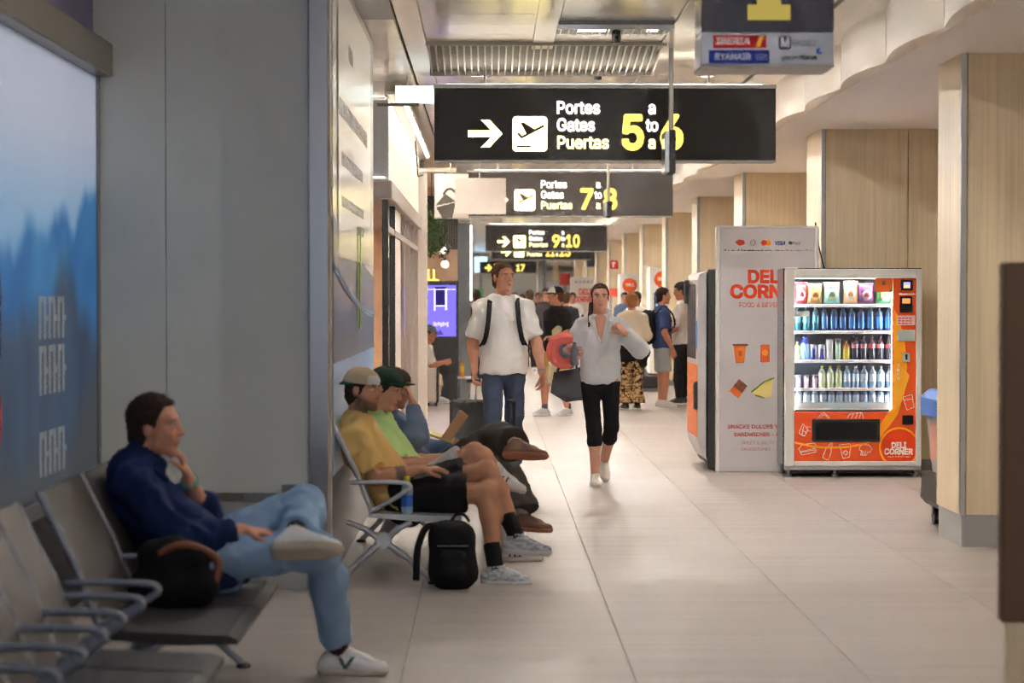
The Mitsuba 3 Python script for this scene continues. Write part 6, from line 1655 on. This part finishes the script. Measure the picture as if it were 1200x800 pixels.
# backpack man and the man in white
f = walker(776, 28.5, 1.70, -78, 'man in navy t-shirt and grey shorts facing the man in white', lin(52, 66, 104), lin(150, 154, 156), lin(214, 206, 200), DK, SK2, legs='shorts', hh=.008, head=-5,
           arms={'l': ((-.06, .04, -.28), (-.02, .18, -.50), (0, .6, -1), (1, 0, 0)), 'r': ((.05, -.02, -.29), (.05, .10, -.53), (0, .3, -1), (-1, 0, 0))})
bk = thing('backpack', 'black backpack on the back of the man in the navy t-shirt and grey shorts', 'backpack')
part(bk, 'bag', blob([Cone(f.Q(-.07, -.23, 1.02), f.Q(-.07, -.22, 1.34), .10, .085), Cone(f.Q(.07, -.23, 1.02), f.Q(.07, -.22, 1.34), .10, .085), Cone(f.Q(0, -.29, 1.0), f.Q(0, -.27, 1.2), .09, .08)], .015, .03), 'm_cloth', True, np.array(BLK))
for sg in (-1, 1): part(bk, 'strap', ribbon([f.Q(.11 * sg, -.15, 1.36), f.Q(.11 * sg, -.05, 1.46), f.Q(.115 * sg, .04, 1.45), f.Q(.12 * sg, .13, 1.34), f.Q(.15 * sg, .14, 1.18), f.Q(.19 * sg, -.02, 1.08)], [f.R @ V3(0, a, b_) for a, b_ in ((-1, .3), (-.4, 1), (.5, 1), (1, .3), (1, 0), (.5, 0))], .045, .007), 'm_cloth', color=BLK)
walker(799, 29.2, 1.78, 70, 'man in a white shirt and black trousers half hidden by the edge-on vending machine', lin(224, 216, 210), BLK, lin(20, 18, 18), lin(30, 24, 24), SK3, sleeve=.95, hh=.009, head=10, pitch=-12,
       arms={'l': ((-.05, .05, -.28), (-.02, .26, -.40), (0, 1, -.2), (0, 0, -1)), 'r': ((.06, .03, -.28), (.04, .22, -.42), (0, 1, -.4), (0, 0, -1))})
walker(746, 34.6, 1.66, 150, 'dark haired person behind the woman in the cream jumper', lin(214, 210, 206), lin(60, 60, 66), lin(60, 50, 46), DK, SK2, h=.022, hh=.011)

# the seated man with a grey cap beside the white post
YS = 29.6
pc = lambda a, b: at(a, b, YS)
J = dict(hip=pc(497, 446), chest=pc(499, 421), neck=pc(501, 404), head=pc(504, 391), sr=pc(500, 409) + V3(0, -.19, 0), sl=pc(500, 409) + V3(0, .19, 0), er=pc(507, 428) + V3(0, -.22, 0), wr=pc(520, 424) + V3(0, -.10, 0), el=pc(507, 428) + V3(0, .22, 0), wl=pc(520, 424) + V3(0, .08, 0),
         hr=pc(498, 446) + V3(0, -.09, 0), hl=pc(498, 446) + V3(0, .09, 0), kr=pc(512, 443) + V3(0, -.12, 0), kl=pc(512, 443) + V3(0, .12, 0), ar=V3(pc(511, 440)[0], YS - .13, .08), al=V3(pc(511, 440)[0], YS + .13, .08), fr=V3(1, .3, .1), fl=V3(1, -.3, .1), nr=V3(0, 1, .2), nl=V3(0, -1, .2), tR=V3(1, -.1, 0), tL=V3(1, .1, 0), ur=V3(0, 0, 1), ul=V3(0, 0, 1))
f = Figure(J, V3(.95, -.2, -.25), h=.018, hh=.009, skin=np.array(SK2))
f.body('person', 'seated man in white t-shirt and grey cap beside the white post', hands=(.8, .8))
f.hair(DK, seed=3)
cap(f, lin(108, 118, 128), lin(100, 110, 120), label='grey cap')
f.wear('shirt', f.torso(.022) + f.arm('l', .02, .85, 'b', g2=.07) + f.arm('r', .02, .85, 'b', g2=.07), lin(216, 210, 204), fold=.01, clip=lambda G: G[:, 2] - f.J['neck'][2] - .01)
f.wear('trousers', f.torso(-.002)[:2] + f.leg('l', .016, 1.95, 'b', g2=.06) + f.leg('r', .016, 1.95, 'b', g2=.06), lin(188, 172, 156), fold=.01)
for q in 'lr': f.shoe(q, lin(200, 200, 200), h=.012)
kb = thing('bench', 'far bench under the man in the grey cap', 'bench')
sz = J['hip'][2] - .13
part(kb, 'seat', bx(J['hip'][0] - .35, J['hip'][0] + .22, YS - .6, YS + .45, sz - .03, sz, .01), 'm_chair_frame')
part(kb, 'backrest', bx(J['hip'][0] - .40, J['hip'][0] - .36, YS - .6, YS + .45, sz, sz + .45, .01), 'm_chair_frame')
for dy in (-.5, .38): part(kb, 'leg', bx(J['hip'][0] - .30, J['hip'][0] + .18, YS + dy, YS + dy + .04, 0, sz - .03, .006), 'm_chair_frame')


def trolley(px0, px1, pyt, yy, col, label, handle=None):
    a = at(px0, 440, yy)[0]; b = at(px1, 440, yy)[0]; t = at(520, pyt, yy)[2]
    k = thing('suitcase', label, 'suitcase')
    part(k, 'shell', bx(a, b, yy, yy + .42, .05, t, .025), 'm_satin', color=col)
    for i in range(3): part(k, 'rib', bx(a + (b - a) * (.25 + .25 * i) - .006, a + (b - a) * (.25 + .25 * i) + .006, yy - .004, yy + .01, .1, t - .06), 'm_satin', color=np.array(col) * .85)
    part(k, 'edge', bx(b - .02, b + .008, yy - .006, yy + .426, .05, t + .004, .006), 'm_black')
    for x in (a + .03, b - .03):
        for y in (yy + .05, yy + .37): part(k, 'wheel', cyl((x - .012, y, .028), (x + .012, y, .028), .028, 10), 'm_black')
    if handle:
        for x in (a + .06, b - .06): part(k, 'handle_bar', cyl((x, yy + .36, t - .02), (x, yy + .36, handle), .009, 8), 'm_steel')
        part(k, 'grip', cyl((a + .05, yy + .36, handle), (b - .05, yy + .36, handle), .014, 8), 'm_black')


trolley(499, 513, 432, 28.6, lin(216, 206, 198), 'white suitcase with a black edge standing by the white post')
trolley(530, 548, 424, 31.6, lin(44, 62, 92), 'blue suitcase standing behind the small table with the orange bottle')
trolley(523, 533, 402, 32.6, lin(26, 26, 30), 'tall black suitcase with raised handle under the violet screen', handle=at(520, 384, 32.6)[2])
yt_ = 30.4
tb = thing('side_table', 'small pale side table carrying the orange bottle', 'table')
tx0, tx1, tzt = at(526, 0, yt_)[0], at(552, 0, yt_)[0], at(540, 441.5, yt_)[2]
part(tb, 'table_top', bx(tx0, tx1, yt_, yt_ + .3, tzt - .03, tzt, .006), 'm_white_paint')
part(tb, 'pole', cyl(((tx0 + tx1) / 2, yt_ + .15, .02), ((tx0 + tx1) / 2, yt_ + .15, tzt - .03), .02, 10), 'm_dark_metal')
part(tb, 'base', lathe([(0, 0), (.15, 0), (.15, .015), (0, .02)], 16, ((tx0 + tx1) / 2, yt_ + .15, 0)), 'm_dark_metal')
ob = thing('bottle', 'orange juice bottle standing on the small pale side table', 'bottle')
put(ob, bottle(.26, .035, lin(230, 160, 40), lin(235, 170, 60), lin(240, 200, 60), lin(226, 140, 44)), None, tw=T().translate([float(at(541.5, 440, yt_)[0]), yt_ + .12, float(tzt)]))

# the crowd at the far end
CR = [(558, 36.0, 1.70, 20, (206, 198, 190), (40, 44, 56), 'woman with dark hair and a pale top left of the walking man', 1.9), (559, 39, 1.66, 160, (60, 56, 60), (50, 50, 60), 'person in dark clothes just behind the elbow of the walking man', 1.9),
      (530, 44, 1.70, 200, (50, 44, 44), (36, 36, 40), 'person in black beyond the violet screen', 1.9), (612, 47, 1.64, 170, (120, 110, 104), (60, 60, 70), 'person in a grey brown top at the shoulder of the walking man', .8),
      (621, 42, 1.72, 10, (40, 36, 38), (30, 30, 34), 'person in black between the walking man and the cap', 1.9), (631, 52, 1.70, 190, (150, 60, 54), (60, 60, 80), 'person in a dull red top far behind the cap', .8),
      (640, 38, 1.74, 185, (44, 40, 44), (30, 30, 34), 'person in dark clothes directly behind the man in the cap', 1.9), (663, 36, 1.66, 5, (34, 34, 40), (50, 54, 70), 'dark haired person just beyond the black t-shirt', 1.9),
      (671, 46, 1.68, 175, (196, 190, 184), (70, 70, 80), 'person in a white top beyond the far printed panel edge', .8), (732, 44, 1.68, 170, (90, 110, 140), (60, 60, 66), 'person in a grey blue top beside the farthest vending machine', .8),
      (603, 60, 1.72, 180, (180, 176, 170), (60, 60, 70), 'small far person in a pale top in the crowd', .8), (652, 64, 1.70, 0, (70, 80, 100), (50, 50, 60), 'small far person in a blue grey top in the crowd', .8), (584, 56, 1.70, 185, (110, 60, 60), (40, 40, 50), 'small far person in a dark red top near the gate 17 sign', .8)]
for i, (px, yy, hg, yaw, a, b_, lab, sl_) in enumerate(CR):
    walker(px, yy, hg, yaw, lab, lin(*a), lin(*b_), lin(60, 56, 54) if i % 2 else lin(190, 186, 180), (DK, lin(60, 42, 30), lin(26, 22, 22))[i % 3], (SK1, SK2, SK3)[i % 3], sleeve=sl_, h=.026, hh=.013, stride=.10 if i % 2 else 0)
bk = thing('backpack', 'black backpack on the dark haired woman left of the walking man', 'backpack')
bx0 = at(552, 0, 35.8)[0]
part(bk, 'bag', blob([Cone((bx0 - .02, 35.9, 1.02), (bx0 - .02, 35.9, 1.30), .13, .11), Cone((bx0 + .1, 35.9, 1.02), (bx0 + .1, 35.9, 1.30), .11, .10)], .02, .04), 'm_cloth', True, np.array(BLK))
